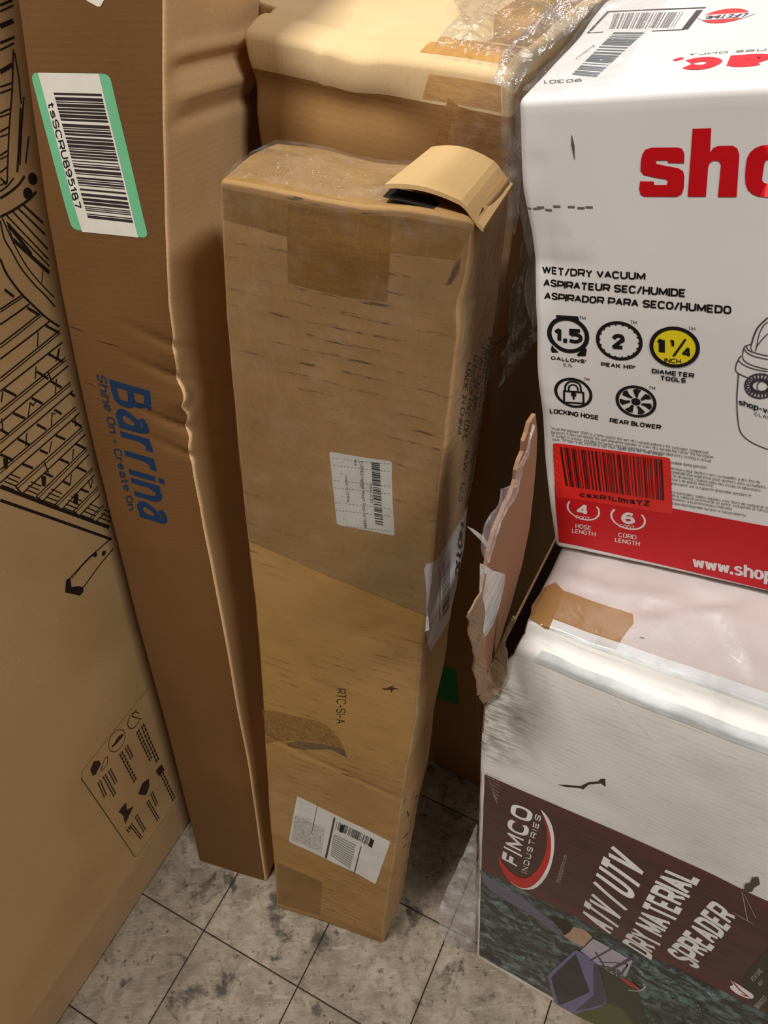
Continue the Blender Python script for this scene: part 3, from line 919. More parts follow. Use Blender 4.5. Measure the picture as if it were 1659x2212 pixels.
# NOTICE sheet folded round the right edge
frq = z7((1013, 1000), (960, 1012), (940, 1055), (958, 1250), (975, 1450), (980, 1520), (992, 1440))
mc.decal('front', 'notice_label', [poly([np.array([WM, frq[0][1]])] + list(frq[1:6]) + [np.array([WM, frq[5][1] - 0.005])], 0.008)], flat((212, 208, 206), 0.5), 1)
rr_ = z7  # right face points
z7r = Z(mc, 'right', 650, 930, 3.53)
rq = z7r((1270, 575), (1252, 800), (1188, 1180), (1135, 1430), (985, 1690))
nl = mc.decal('right', 'notice_label', [poly([np.array([0, frq[0][1]]), rq[0], rq[1], rq[2], rq[3], rq[4], np.array([0, frq[5][1] - 0.005])], 0.008)], flat((212, 208, 206), 0.5), 1)
mc.decal('right', 'label_text', [text2(z7r((1212, 695), (1170, 1112), (1200, 1118), (1244, 705)), 'NOTIC', 2.6), ribbon(z7r((1056, 1075), (1058, 1450)), 0.0016)], flat((52, 46, 52), 0.5), 2, nl)
f = bil(z7r((1138, 905), (1130, 1345), (1078, 1425), (1078, 1020)))
mc.decal('right', 'barcode', [bars2([f(0, 0), f(1, 0), f(1, 1), f(0, 1)], 31, 0.5, 30)], flat((110, 100, 106), 0.5), 2, nl)
z8r = Z(mc, 'right', 560, 1700, 4.1475)
mk = []
for a, b in [((1390, 45), (1362, 92)), ((1420, 70), (1395, 100)), ((1385, 190), (1345, 250)), ((1410, 150), (1395, 190)), ((1325, 215), (1335, 270)), ((1360, 300), (1350, 380)), ((1330, 400), (1310, 440)), ((1290, 460), (1330, 420)), ((1345, 385), (1320, 470)), ((1290, 545), (1320, 510)), ((1330, 545), (1345, 480)),
             ((1325, 640), (1308, 700)), ((1300, 760), (1285, 830)), ((1225, 750), (1205, 800)), ((1310, 100), (1290, 160))]:
    mk.append(ribbon(z8r(a, b), 0.0035))
mc.decal('right', 'printed_text', mk, flat((66, 46, 28), 0.8, 0.3, 0.4), 1)
# raised end flap over the top
def w_flap():
    V = []; nu, nv = 16, 10
    for j in range(nv + 1):
        for i in range(nu + 1):
            a, b = i / nu, j / nv
            x = 0.158 + a * (WM + 0.006 - 0.158); y = 0.004 + b * (DM - 0.004)
            x -= 0.006 * (1 - b) * (1 - a)
            z = HM + 0.004 + 0.013 * math.sin(PI * min(1, 0.25 + a * 0.80)) * (0.85 + 0.25 * b) - 0.013 * max(0, a - 0.78) / 0.22 * (1 - 0.2 * b)
            V.append((x, y, z))
    T = 0.0035
    Fc = [[j * (nu + 1) + i, j * (nu + 1) + i + 1, (j + 1) * (nu + 1) + i + 1, (j + 1) * (nu + 1) + i] for j in range(nv) for i in range(nu)]
    N = len(V)
    V += [(x, y, z - T) for x, y, z in V]
    Fc += [[k + N for k in f_][::-1] for f_ in Fc[:nu * nv]]
    rim = [i for i in range(nu + 1)] + [j * (nu + 1) + nu for j in range(1, nv + 1)] + [nv * (nu + 1) + i for i in range(nu - 1, -1, -1)] + [j * (nu + 1) for j in range(nv - 1, 0, -1)]
    Fc += [[rim[i], rim[i - 1], rim[i - 1] + N, rim[i] + N] for i in range(len(rim))]
    return V, Fc
V, Fc = w_flap()
flap = mesh_obj('raised_flap', V, Fc, kraft('kraft_flap', (204, 168, 116), (190, 152, 100), 'x', 0.0), mc.root, False)
flap['label'] = 'raised end flap with a dark slot under its edge'
mesh_obj('flap_slot_shade', [(0.150, 0.006, HM + 0.001), (WM - 0.001, 0.006, HM - 0.004), (WM - 0.001, 0.03, HM - 0.002), (0.150, 0.03, HM + 0.002)], [(0, 1, 2, 3)], flat((30, 22, 18), 0.95), mc.root)  # dark sheet standing in for the shade under the flap

def film_patch(box, face, name, q, mat, off=0.002, amp=0.003, sc_=28, seed=0, nu=50, nv=50):
    f_ = bil([np.array(p, float) for p in q])
    V, Fc = grid2(f_, nu, nv)
    V = np.array(V)
    P = box.warp(box.f3(face, V[:, 0], V[:, 1], 0.0))
    W3 = np.stack([V[:, 0], V[:, 1], V[:, 0] * 0], 1)
    n = off + amp * (np.abs(vn(W3, sc_, seed)) + 0.5 * np.abs(vn(W3 * [1.5, .7, 1], sc_ * 2.3, seed + 1)))
    ax = {'front': (1, -1), 'right': (0, 1), 'top': (2, 1), 'left': (0, -1)}[face]
    P[:, ax[0]] += ax[1] * n
    return mesh_obj(name, P, Fc, mat, box.root, True)
clear = film_mat('stretch_film', 0.55, 0.035, 26, 0.08)
clear2 = film_mat('stretch_film_creased', 0.95, 0.075, 34, 0.10)
film_patch(mc, 'front', 'stretch_film', [(0.001, 1.06), (WM - 0.001, 1.02), (WM - 0.001, HM), (0.001, HM)], film_mat('stretch_film_top', 0.5, 0.035, 26, 0.06, 0.4, 1.6), 0.0016, 0.0015, 22, 3)
film_patch(mc, 'right', 'stretch_film', [(0.001, 1.0), (DM, 1.05), (DM, HM - 0.005), (0.001, HM - 0.005)], clear2, 0.0016, 0.003, 30, 5)
film_patch(mc, 'top', 'stretch_film', [(0.001, 0.002), (0.15, 0.002), (0.15, DM), (0.001, DM)], clear2, 0.002, 0.003, 30, 7, 40, 24)

# ================================================================== BIG CARTON standing behind
dK = np.array([0.8345, -0.551, 0]); nK = np.array([0.551, 0.8345, 0])
RK = np.stack([dK, nK, [0, 0, 1]], 1)
WK, DK, HK = 0.322, 0.40, 1.512
KO = np.array([0.072, 0.794, 0]) - 0.232 * dK
def w_back(P):
    Q = P.copy()
    x, y, z = P.T
    Q[:, 0] += (x / WK) * tab(z, [0, 0.45, 1.14, 1.36, 1.5], [0.045, 0.018, -0.004, 0.003, -0.012])
    Q[:, 0] -= (1 - x / WK) * np.clip((y - 0.062) * 3.0, 0, 0.20)
    fr = np.clip(1 - y / 0.08, 0, 1); tp_ = np.clip((z - 1.40) / 0.11, 0, 1)
    Q[:, 1] += fr * 0.002 * vn(P, 8, 21)
    # the lid edge curls over and is dented
    lip = fr * tp_
    Q[:, 2] += -0.010 * lip * np.clip(1 - y / 0.03, 0, 1) + tp_ * 0.0018 * vn(P * [1, 1, 0], 11, 22)
    Q[:, 1] += 0.008 * np.exp(-((z - 1.455) / 0.022) ** 2) * fr * np.clip((0.24 - x) / 0.06, 0, 1)
    Q[:, 2] -= lip * 0.006 * np.exp(-((x - 0.13 - 0.3 * (z - 1.45)) / 0.03) ** 2)
    d1 = segd(x, y, (0.10, 0.0), (0.17, 0.07)); Q[:, 2] -= tp_ * 0.003 * np.exp(-(d1 / 0.005) ** 2)
    d2 = segd(x, y, (0.0, 0.045), (0.24, 0.035)); Q[:, 2] -= tp_ * 0.003 * np.exp(-(d2 / 0.004) ** 2)
    return Q
kc = Carton('large_carton', 'big brown carton standing behind the others, its top corner wrapped in clear film', KO, RK, (WK, DK, HK), 0.006, w_back)
mat_back = kraft('kraft_back', (152, 112, 64), (140, 100, 56), 'z', 0.08, 0.007)  # front kraft darkened to carry the shade below the lid edge
mat_back_top_lit = kraft('kraft_back_top_lit', (222, 192, 144), (214, 182, 134), 'x', 0.0, 0.007)  # lighter copy for the top, overhead light put into the colour
kc.body(mat_back, 0.008, mats=[mat_back, mat_back_top_lit], pick=lambda c: 1 if c[2] > 1.475 else 0)
kf = Z(kc, 'front', 0, 0, 1); kt = Z(kc, 'top', 0, 0, 1)
am2 = gloss_tape('brown_tape', (172, 122, 66), 0.2, 0.75)
kc.decal('front', 'brown_tape', [poly([kf((968, 212)), kf((935, 330)), kf((1085, 420)), np.array([WK - 0.004, 1.35]), np.array([WK - 0.004, 1.47]), np.array([WK - 0.055, 1.476])], 0.01)], am2, 1)
kc.decal('front', 'brown_tape', [poly([np.array([0.225, 1.478]), np.array([WK - 0.01, 1.478]), np.array([WK - 0.01, 1.503]), np.array([0.235, 1.503])], 0.008)], gloss_tape('brown_tape_lip', (206, 156, 92), 0.25, 0.6), 1)
kc.decal('top', 'brown_tape', [poly([np.array([WK - 0.105, 0.012]), np.array([WK - 0.01, 0.012]), np.array([WK - 0.01, 0.045]), np.array([WK - 0.10, 0.045])], 0.01)], gloss_tape('brown_tape_lid', (214, 160, 88), 0.2, 0.8), 1)
kc.decal('top', 'brown_tape', [poly([np.array([WK - 0.05, 0.05]), np.array([WK - 0.008, 0.05]), np.array([WK - 0.008, 0.22]), np.array([WK - 0.05, 0.21])], 0.01)], gloss_tape('brown_tape_side', (218, 168, 96), 0.2, 0.8), 1)
kc.decal('top', 'lid_seam', [ribbon([(0.0, 0.205), (WK * 0.6, 0.20), (WK, 0.205)], 0.0022)], flat((120, 88, 52), 0.8), 1)
gq = kf((948, 1432), (986, 1447), (993, 1522), (938, 1508))
kc.decal('front', 'green_label', [poly(gq, 0.008)], flat((14, 120, 62), 0.5), 1)
kc.decal('front', 'scuff_mark', [ribbon(kf((1072, 745), (1099, 722)), [0.001, 0.005, 0.0008])], flat((40, 30, 20), 0.8), 1)
clear3 = film_mat('stretch_film_bunched', 1.0, 0.08, 30, 0.13, 0.35, 2.0)
film_patch(kc, 'front', 'stretch_film', [(0.19, 1.20), (WK + 0.002, 1.16), (WK + 0.002, 1.50), (0.27, 1.50)], clear2, 0.003, 0.006, 22, 41)
film_patch(kc, 'right', 'stretch_film', [(0.0, 1.15), (0.3, 1.15), (0.3, 1.50), (0.0, 1.50)], clear3, 0.003, 0.008, 22, 43)
film_patch(kc, 'top', 'stretch_film', [(WK - 0.085, 0.0), (WK - 0.002, 0.0), (WK - 0.002, 0.38), (WK - 0.075, 0.38)], clear3, 0.004, 0.012, 24, 45)

# ================================================================== WHITE SPREADER CARTON (bottom right)
RF = rot('z', -0.53103) @ rot('y', -0.04196) @ rot('x', -0.02068)
FO = np.array([0.13052, 0.37404, 0])
WF, DF, HF = 0.62, 0.45, 1.1244
zsF = [0, .125, .25, .375, .5, .625, .75, .875, 1.0, 1.035, 1.06, 1.085, 1.1244]
LF = [.004, .0017, -.0004, -.0026, -.0043, -.0058, -.0074, -.0093, -.0088, -.006, .006, .018, .024]
def w_fim(P):
    Q = P.copy()
    x, y, z = P.T
    Q[:, 0] += np.clip(1 - x / 0.12, 0, 1) * tab(z, zsF, LF)
    fr = np.clip(1 - y / 0.06, 0, 1); tp_ = np.clip((z - 1.03) / 0.09, 0, 1)
    Q[:, 1] += fr * (0.003 * vn(P, 5, 31) + 0.0008 * vn(P, 22, 32))
    yy = np.clip((y - 0.0) / 0.12, 0, 1)
    Q[:, 2] += tp_ * (0.040 * np.clip(x / 0.35, 0, 1.25) * yy * yy * (3 - 2 * yy) * 0.9)
    Q[:, 2] += tp_ * np.clip(y / 0.02, 0, 1) * (0.0035 * vn(P * [1, 1, 0], 13, 33) + 0.0012 * vn(P * [1, 1, 0], 45, 34)) * np.clip(1.3 - np.abs(y - 0.12) / 0.12, 0, 1)
    # crushed ridge along the upper front edge
    t = np.clip((z - (HF - 0.028)) / 0.028, 0, 1)
    Q[:, 1] += 0.013 * t ** 1.4 * np.clip(1 - y / 0.02, 0, 1)
    Q[:, 2] -= 0.011 * np.clip(1 - y / 0.018, 0, 1) * t
    Q[:, 1] += fr * tp_ ** 2 * (0.004 + 0.0025 * vn(P * [1, 0, 1], 26, 35))
    Q[:, 2] -= fr * tp_ ** 2 * (0.006 + 0.003 * vn(P * [1, 0, 0], 19, 36))
    # fold lines on the lid
    for a, b, dp in (((0.03, 0.085), (0.18, 0.09), 0.003), ((0.12, 0.045), (0.19, 0.092), 0.003), ((0.19, 0.092), (0.23, 0.045), 0.003), ((0.05, 0.09), (0.11, 0.07), 0.003), ((0.11, 0.07), (0.20, 0.11), -0.003)):
        Q[:, 2] += tp_ * dp * np.exp(-(segd(x, y, a, b) / 0.006) ** 2)
    Wz = Q @ RF[2]
    Q += np.maximum(0.001 - Wz, 0)[:, None] * RF[2][None, :]
    return Q
sp = Carton('spreader_carton', 'white carton at lower right with dark red print band and a torn upper corner', FO, RF, (WF, DF, HF), 0.007, w_fim)
def coated(name, rgb, rgb2, dirt=0.0, pitch=0.0075, rough=0.42, grime=None, flutes=0.14):
    k = NT(name)
    o = k.obj()
    col = k.mix(k.ramp(k.noise(o, 5, 4), 0.35, 0.7), lin(rgb), lin(rgb2))
    xyz = k.sep(o)
    wv = k.math('SINE', k.math('MULTIPLY', k.math('ADD', xyz[2], k.math('MULTIPLY', k.noise(o, 8, 2), 0.006)), 2 * PI / pitch))
    if dirt:
        st = k.math('MULTIPLY', k.ramp(wv, 0.3, 0.9), k.ramp(k.noise(k.mapping(o, (9, 9, 70), (3, 2, 0)), 3, 4, 0.7), 0.50, 0.66))
        col = k.mix(k.math('MULTIPLY', st, dirt), col, lin((120, 112, 98)))
        if grime:
            near = k.ramp(xyz[0], 0.0, grime[0], 1.0, 0.0)
            up = k.math('MULTIPLY', k.ramp(xyz[2], grime[1], grime[1] + 0.05), k.ramp(xyz[2], grime[2] - 0.03, grime[2] + 0.01, 1.0, 0.0))
            nz = k.ramp(k.noise(k.mapping(o, (6, 6, 30)), 6, 5, 0.7), 0.40, 0.60)
            col = k.mix(k.math('MULTIPLY', k.math('MULTIPLY', k.math('MULTIPLY', near, up), nz), 0.65), col, lin((84, 74, 54)))
    sm = k.ramp(k.noise(k.mapping(o, loc=(7, 1, 3)), 11, 5, 0.7), 0.60, 0.78, 0, 0.35)
    col = k.mix(sm, col, lin(tuple(int(v * 0.68) for v in rgb)))
    k.bump(k.math('ADD', k.math('MULTIPLY', wv, flutes), k.noise(o, 30, 3)), 0.2, 0.0006)
    return k.fin(col, rough, 0.4)
mat_white_f = coated('coated_white_spreader', (238, 231, 220), (226, 219, 209), 0.3, 0.0085, 0.45, (0.075, 0.83, 1.04))
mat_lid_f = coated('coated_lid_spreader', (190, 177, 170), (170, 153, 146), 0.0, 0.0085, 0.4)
mat_kraft_in = kraft('kraft_inside', (152, 112, 82), (138, 98, 70), 'x', 0.0, 0.006)
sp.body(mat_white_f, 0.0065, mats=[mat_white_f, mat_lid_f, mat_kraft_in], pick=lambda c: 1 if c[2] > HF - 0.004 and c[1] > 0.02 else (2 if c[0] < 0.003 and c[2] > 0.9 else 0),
        drop=lambda ax, side, m: ax == 0 and side == 0 and m[2] > 1.045)
zf = Z(sp, 'front', 940, 1600, 2.3075)
zf4 = Z(sp, 'front', 940, 1150, 2.3075)
vb0, vb1 = 0.4849, 0.8106
def band_mat():
    k = NT('maroon_print')
    o = k.obj()
    xyz = k.sep(o)
    n = k.noise(k.mapping(o, (2, 1, 26)), 5, 5, 0.7)
    c = k.mix(k.ramp(n, 0.38, 0.66), lin((64, 38, 34)), lin((88, 44, 40)))
    edge = k.math('MAXIMUM', k.ramp(xyz[2], vb1 - 0.06, vb1, 0, 0.55), k.ramp(xyz[2], vb0, vb0 + 0.07, 0.75, 0.0))
    c = k.mix(edge, c, lin((98, 38, 36)))
    return k.fin(c, 0.35, 0.4)
def photo_mat():
    k = NT('printed_foliage')
    o = k.obj()
    n1 = k.noise(k.mapping(o, (1, 1, 1), rotv=(0, 0.5, 0)), 40, 6, 0.72, 0.8)
    n2 = k.noise(o, 11, 3)
    c = k.mix(k.ramp(n1, 0.44, 0.60), lin((30, 35, 34)), lin((104, 130, 130)))
    c = k.mix(k.ramp(n1, 0.60, 0.70), c, lin((178, 194, 186)))
    c = k.mix(k.ramp(n2, 0.45, 0.62, 0, 0.75), c, lin((26, 30, 28)))
    return k.fin(c, 0.35, 0.4)
sp.decal('front', 'printed_band', [quad([(0.0012, vb0), (WF, vb0), (WF, vb1), (0.0012, vb1)], 0.007)], band_mat(), 1)
sp.decal('front', 'printed_photo', [quad([(0.0012, 0.028), (WF, 0.028), (WF, vb0), (0.0012, vb0)], 0.007)], photo_mat(), 1)
wht = flat((248, 243, 238), 0.4)
sp.decal('front', 'printed_logo', [text2(zf((418, 632), (492, 350), (384, 306), (332, 586)), 'FIMCO', 2.8, gap=4.2, n=6)], wht, 2)
sp.decal('front', 'printed_logo_text', [text2(zf((458, 662), (530, 375), (502, 362), (430, 652)), 'INDUSTRIES', 2.2, gap=4.5)], wht, 2)
outer = [(316, 560), (322, 610), (345, 655), (375, 700), (415, 730), (460, 741), (505, 730), (545, 690), (575, 630), (592, 555), (594, 480), (580, 415), (555, 370), (526, 340)]
inner_w = [(548, 385), (568, 440), (578, 510), (572, 580), (548, 640), (515, 690), (470, 722), (425, 716), (380, 690), (345, 640)]
red_o = [(316, 560), (324, 618), (350, 668), (384, 706), (425, 730), (468, 730), (512, 700), (548, 648), (572, 585), (578, 510), (568, 440), (528, 342)]
red_i = [(545, 395), (558, 450), (556, 530), (535, 600), (497, 655), (450, 683), (405, 672), (360, 635), (330, 595)]
sp.decal('front', 'printed_swoosh', [poly(cr(list(zf(*outer)), 4) + cr(list(zf(*inner_w)), 4), 0.01)], wht, 2)
sp.decal('front', 'printed_swoosh', [poly(cr(list(zf(*red_o)), 4) + cr(list(zf(*red_i)), 4), 0.008)], flat((206, 48, 34), 0.4), 3)
sp.decal('front', 'printed_text', [text2(zf((622, 712), (660, 572), (640, 564), (600, 700)), 'fimcoindustries.com', 1.8, n=3)], flat((170, 158, 152), 0.5), 2)
sp.decal('front', 'printed_title', [text2(zf((888, 974), (1060, 640), (868, 508), (722, 862)), 'ATV / UTV', 2.75, gap=3.9, n=6)], wht, 2)
sp.decal('front', 'printed_title', [text2(zf((1075, 1092), (1325, 684), (1146, 610), (932, 1002)), 'DRY MATERIAL', 2.75, gap=3.9, n=6)], wht, 2)
sp.decal('front', 'printed_title', [text2(zf((1302, 1140), (1510, 882), (1382, 790), (1152, 1052)), 'SPREADER', 2.75, gap=3.9, n=6)], wht, 2)
# check mark panel
sp.decal('front', 'feature_panel', [poly(zf((1659, 1035), (1600, 1100), (1530, 1185), (1555, 1290), (1659, 1345)), 0.008)], flat((62, 56, 46), 0.4), 2)
cm = sp.decal('front', 'check_mark', [poly(cr(list(zf((1472, 1190), (1500, 1205), (1545, 1235), (1583, 1262), (1585, 1280), (1560, 1282), (1510, 1262), (1478, 1238), (1470, 1222), (1485, 1215), (1472, 1190))), 4), 0.01)], wht, 3)
sp.decal('front', 'check_stroke', [ribbon(zf((1478, 1192), (1520, 1240), (1560, 1272), (1528, 1262)), 0.0032)], flat((184, 44, 58), 0.4), 4, cm)
tb = []
for q, t_ in [(((1588, 1200), (1635, 1148), (1618, 1130), (1572, 1182)), 'FEATURE'), (((1622, 1222), (1640, 1200), (1625, 1188), (1608, 1208)), 'POLY'), (((1612, 1335), (1659, 1285), (1640, 1265), (1590, 1318)), 'BROADCAST')]:
    tb.append(text2(zf(*q), t_, 2.2, n=3))
sp.decal('front', 'printed_text', tb, flat((176, 170, 160), 0.5), 3)
# picture content
sp.decal('front', 'photo_vehicle', [poly(zf((222, 640), (300, 700), (450, 790), (560, 880), (615, 950), (640, 985), (560, 930), (470, 860), (360, 800), (270, 740), (240, 700)), 0.008)], flat((112, 108, 124), 0.4), 2)
sp.decal('front', 'photo_vehicle', [poly(zf((560, 870), (620, 930), (650, 975), (700, 930), (640, 890)), 0.008)], flat((44, 26, 24), 0.4), 2)
sp.decal('front', 'photo_hand', [poly(zf((640, 970), (672, 952), (690, 925), (745, 940), (785, 975), (740, 1025), (690, 1005)), 0.008)], flat((196, 158, 132), 0.4), 3)
sp.decal('front', 'photo_frame', [poly(zf((725, 1045), (790, 985), (870, 1030), (985, 1095), (945, 1190), (880, 1160), (820, 1120)), 0.008)], flat((190, 180, 192), 0.4), 3)
each(sp, 'front', 'photo_frame', [ribbon(zf((800, 1050), (850, 1130)), 0.004), ribbon(zf((770, 1095), (900, 1020)), 0.003), ribbon(zf((820, 1100), (960, 1110), (930, 1160)), 0.003), ribbon(zf((860, 1150), (985, 1075)), 0.005)], flat((92, 80, 96), 0.4), 4)
sp.decal('front', 'photo_grass', [poly(zf((660, 1362), (960, 1250), (1010, 1412), (1030, 1500), (900, 1500), (760, 1412)), 0.009)], flat((92, 98, 54), 0.4), 2)
sp.decal('front', 'photo_grass', [poly(zf((655, 1362), (690, 1362), (830, 1430), (900, 1500), (850, 1500)), 0.009)], flat((168, 172, 66), 0.4), 3)
sp.decal('front', 'photo_body', [poly(zf((800, 1110), (905, 1130), (1010, 1240), (1060, 1412), (990, 1412), (930, 1330), (840, 1300)), 0.009)], flat((66, 66, 48), 0.4), 3)
sp.decal('front', 'photo_chute', [poly(roundq(zf((562, 1165), (705, 1036), (808, 1105), (862, 1285), (832, 1322), (655, 1362), (608, 1330)), 0.012), 0.008)], flat((122, 118, 154), 0.4), 4)
sp.decal('front', 'photo_chute', [poly(roundq(zf((578, 1178), (702, 1058), (772, 1250), (618, 1318)), 0.01), 0.008)], flat((58, 56, 60), 0.4), 5)
sp.decal('front', 'photo_chute', [poly(zf((790, 1110), (812, 1110), (862, 1283), (835, 1312), (700, 1345), (790, 1265)), 0.008)], flat((82, 78, 96), 0.4), 5)
sp.decal('front', 'photo_light', [poly([zf((975, 1210)) + np.array([0.017 * math.cos(t), 0.010 * math.sin(t)]) @ np.array([[.9, -.4], [.4, .9]]) for t in np.linspace(0, 2 * PI, 20)[:-1]])], flat((190, 62, 56), 0.4), 4)
sp.decal('front', 'photo_light', [ribbon(cr(list(zf((1040, 1210), (1045, 1228), (1015, 1245), (965, 1240)))), 0.0028)], flat((190, 190, 188), 0.4), 4)
rs = np.random.RandomState(5)
specks = []
for i in range(46):
    a = zf((1010 + 380 * rs.rand(), 1150 + 40 + 240 * rs.rand()))
    specks.append(ribbon([a, a + rs.randn(2) * 0.005], 0.0012 + 0.0016 * rs.rand()))
sp.decal('front', 'photo_specks', specks, flat((128, 132, 124), 0.4), 5)['kind'] = 'stuff'
# tears and scratches on the white part
sp.decal('front', 'tear_mark', [poly(zf4((610, 1256), (660, 1258), (725, 1264), (765, 1244), (812, 1240), (825, 1228), (848, 1227), (850, 1268), (826, 1250), (765, 1256), (738, 1280), (722, 1274), (650, 1268)), 0.008)], flat((70, 54, 40), 0.8), 1)
sp.decal('front', 'tear_mark', [poly(zf((1510, 745), (1540, 735), (1545, 710), (1570, 705), (1580, 678), (1612, 676), (1620, 712), (1590, 730), (1580, 750), (1540, 752), (1525, 762)), 0.008)], flat((96, 78, 58), 0.8), 3)
sp.decal('front', 'scratch', [ribbon(zf((1530, 750), (1560, 900)), 0.001), ribbon(zf((1520, 870), (1590, 912)), 0.0012), ribbon(zf((1485, 850), (1545, 890)), 0.001), ribbon(zf((1540, 760), (1600, 880)), 0.0008)], flat((172, 160, 148), 0.6), 4)
sp.decal('front', 'scratch', [ribbon(zf4((1005, 945), (1050, 990), (1085, 1040)), [0.0004, 0.0018, 0.0004]), ribbon(zf4((880, 790), (940, 880), (1005, 945)), [0.0003, 0.001, 0.0003])], flat((228, 224, 218), 0.5), 1)
sc_ = []
for i in range(8):
    sc_.append(ribbon(zf((250 + 6 * i, 158 + 16 * i), (325 - 2 * i, 190 + 17 * i)), 0.0016))
sp.decal('front', 'scratch', sc_, flat((176, 166, 156), 0.6, 0.3, 0.5), 2)
# peeled patch on the lid
zt = Z(sp, 'top', 940, 1150, 2.3075)
sp.decal('top', 'peeled_patch', [poly(zt((600, 250), (640, 292), (760, 335), (985, 408), (988, 455), (925, 540), (898, 590), (760, 545), (545, 482), (470, 430), (480, 370), (530, 290)), 0.008)], kraft('peeled_kraft', (148, 108, 62), (134, 96, 52), 'x', 0, 0.006), 2)
sp.decal('top', 'dirt_specks', [ribbon([p, p + np.array([0.004, 0.001])], 0.001) for p in zt((1000, 635), (975, 622), (1020, 640), (1095, 650), (1100, 660), (1020, 525), (720, 458))], flat((90, 78, 70), 0.7), 1)['kind'] = 'stuff'
# clear tape along the upper front edge, coloured white to stand in for glare
tq_ = [np.array([0.03, 1.088]), np.array([WF, 1.083]), np.array([WF, HF - 0.014]), np.array([0.03, HF - 0.014])]
sp.decal('front', 'clear_tape', [quad(tq_, 0.003)], gloss_tape('tape_painted_glare', (240, 244, 242), 0.16, 0.6), 4)
tq_ = [np.array([0.03, 0.013]), np.array([WF, 0.013]), np.array([WF, 0.03]), np.array([0.03, 0.03])]
sp.decal('top', 'clear_tape', [quad(tq_, 0.003)], gloss_tape('tape_painted_glare_lid', (240, 244, 242), 0.16, 0.5), 4)

def sideflap(name, pts, z0, mat, shift=0.0, th=0.0035, lay=0.0):
    n = RF[:, 0]
    P0 = FO + RF @ [shift, 0, 0]
    W3 = [hit((z0[0] + p[0] / z0[2], z0[1] + p[1] / z0[2]), P0, n) for p in pts]
    Lc = [RF.T @ (w - FO) for w in W3]
    return slab(name, Lc, (1, 0, 0), th, mat, sp.root)
R3 = (900, 650, 2.4567); R4 = (940, 1150, 2.3075)
sf = sideflap('side_flap', [(632, 600), (640, 700), (636, 840), (622, 1000), (600, 1200), (560, 1400), (505, 1600), (440, 1810), (372, 1975), (352, 1900), (368, 1780), (378, 1600), (372, 1420), (385, 1330), (400, 1280), (412, 1230), (432, 1180), (455, 1130), (475, 1080), (498, 1040), (512, 1000), (528, 950), (532, 900), (546, 850), (568, 800), (572, 745), (588, 700), (600, 650)], R3, mat_kraft_in)
sf['label'] = 'torn brown cardboard side flap standing up at the corner'
sideflap('flap_sheet', [(357, 1400), (385, 1418), (405, 1432), (440, 1440), (470, 1450), (468, 1500), (440, 1620), (405, 1720), (372, 1775), (352, 1790), (350, 1600), (356, 1480)], R3, gloss_tape('white_sheet', (214, 212, 208), 0.25), 0.004)['label'] = 'glossy white outer sheet folded over the flap'
torn = kraft('torn_kraft', (158, 128, 98), (132, 104, 78), 'x', 0.3, 0.004)
def crumple(name, z0, left, right, P0, n, mat, amp, seed, nu=8, root=None, O=None, R=None, frq=60, lift=0.0, nv=26):
    """crumpled torn sheet between two outlines, in its owner's local space"""
    def smp(pl, t):
        pl = np.array(pl, float)
        d = np.r_[0, np.cumsum(np.linalg.norm(np.diff(pl, axis=0), axis=1))]
        d /= d[-1]
        return np.array([np.interp(t, d, pl[:, 0]), np.interp(t, d, pl[:, 1])])
    V = []
    for j in range(nv + 1):
        a, b = smp(left, j / nv), smp(right, j / nv)
        for i in range(nu + 1):
            p = a + (b - a) * i / nu
            w = hit((z0[0] + p[0] / z0[2], z0[1] + p[1] / z0[2]), P0, n)
            V.append(w)
    V = np.array(V)
    nn = np.array(n, float) / np.linalg.norm(n)
    if nn @ (CAM_O - V[0]) < 0: nn = -nn
    V = V + nn[None, :] * (lift + amp * (vn(V, frq, seed) + 0.5 * vn(V, frq * 2.3, seed + 1)))[:, None]
    Lc = (V - O) @ R if R is not None else V
    Fc = [[j * (nu + 1) + i, j * (nu + 1) + i + 1, (j + 1) * (nu + 1) + i + 1, (j + 1) * (nu + 1) + i] for j in range(nv) for i in range(nu)]
    o = mesh_obj(name, Lc, Fc, mat, root, False)
    md = o.modifiers.new('thickness', 'SOLIDIFY')
    md.thickness = 0.0016
    return o
crumple('torn_edge', R4, [(395, 400), (372, 445), (335, 535), (300, 610), (270, 700), (255, 770), (225, 810)], [(415, 415), (372, 500), (352, 545), (368, 585), (362, 700), (320, 790), (245, 845)],
        FO, RF[:, 1], torn, 0.0028, 3, 7, sp.root, FO, RF, 42, 0.002)['label'] = 'torn brown cardboard edge'
crumple('torn_edge', R4, [(240, 200), (222, 280), (182, 320), (152, 415), (172, 470), (176, 590), (198, 700), (202, 810)], [(252, 210), (245, 300), (235, 330), (240, 420), (236, 520), (240, 640), (262, 730), (255, 800)],
        FO + RF @ [0.006, 0, 0], RF[:, 0], torn, 0.0028, 5, 7, sp.root, FO, RF, 42, 0.0)['label'] = 'torn brown cardboard edge'
crumple('film_scrap', R3, [(600, 650), (572, 720), (555, 800), (525, 880), (505, 990), (440, 985), (418, 1080), (345, 1200), (330, 1280), (330, 1330), (370, 1385)],
        [(606, 660), (582, 735), (575, 800), (545, 860), (532, 960), (498, 1040), (470, 1085), (430, 1190), (408, 1240), (398, 1290), (384, 1350)],
        FO, RF[:, 0], film_mat('torn_film', 0.9, 0.20, 60, 0.15), 0.002, 9, 8, sp.root, FO, RF, 50, 0.002, 30)
slab('film_scrap', [RF.T @ (hit((900 + a / 2.4567, 650 + b / 2.4567), FO, RF[:, 0]) - FO) for a, b in ((268, 1196), (300, 1210), (350, 1245), (385, 1290), (372, 1310), (345, 1275), (310, 1240))], (1, 0, 0), 0.001, flat((186, 184, 176), 0.3), sp.root)
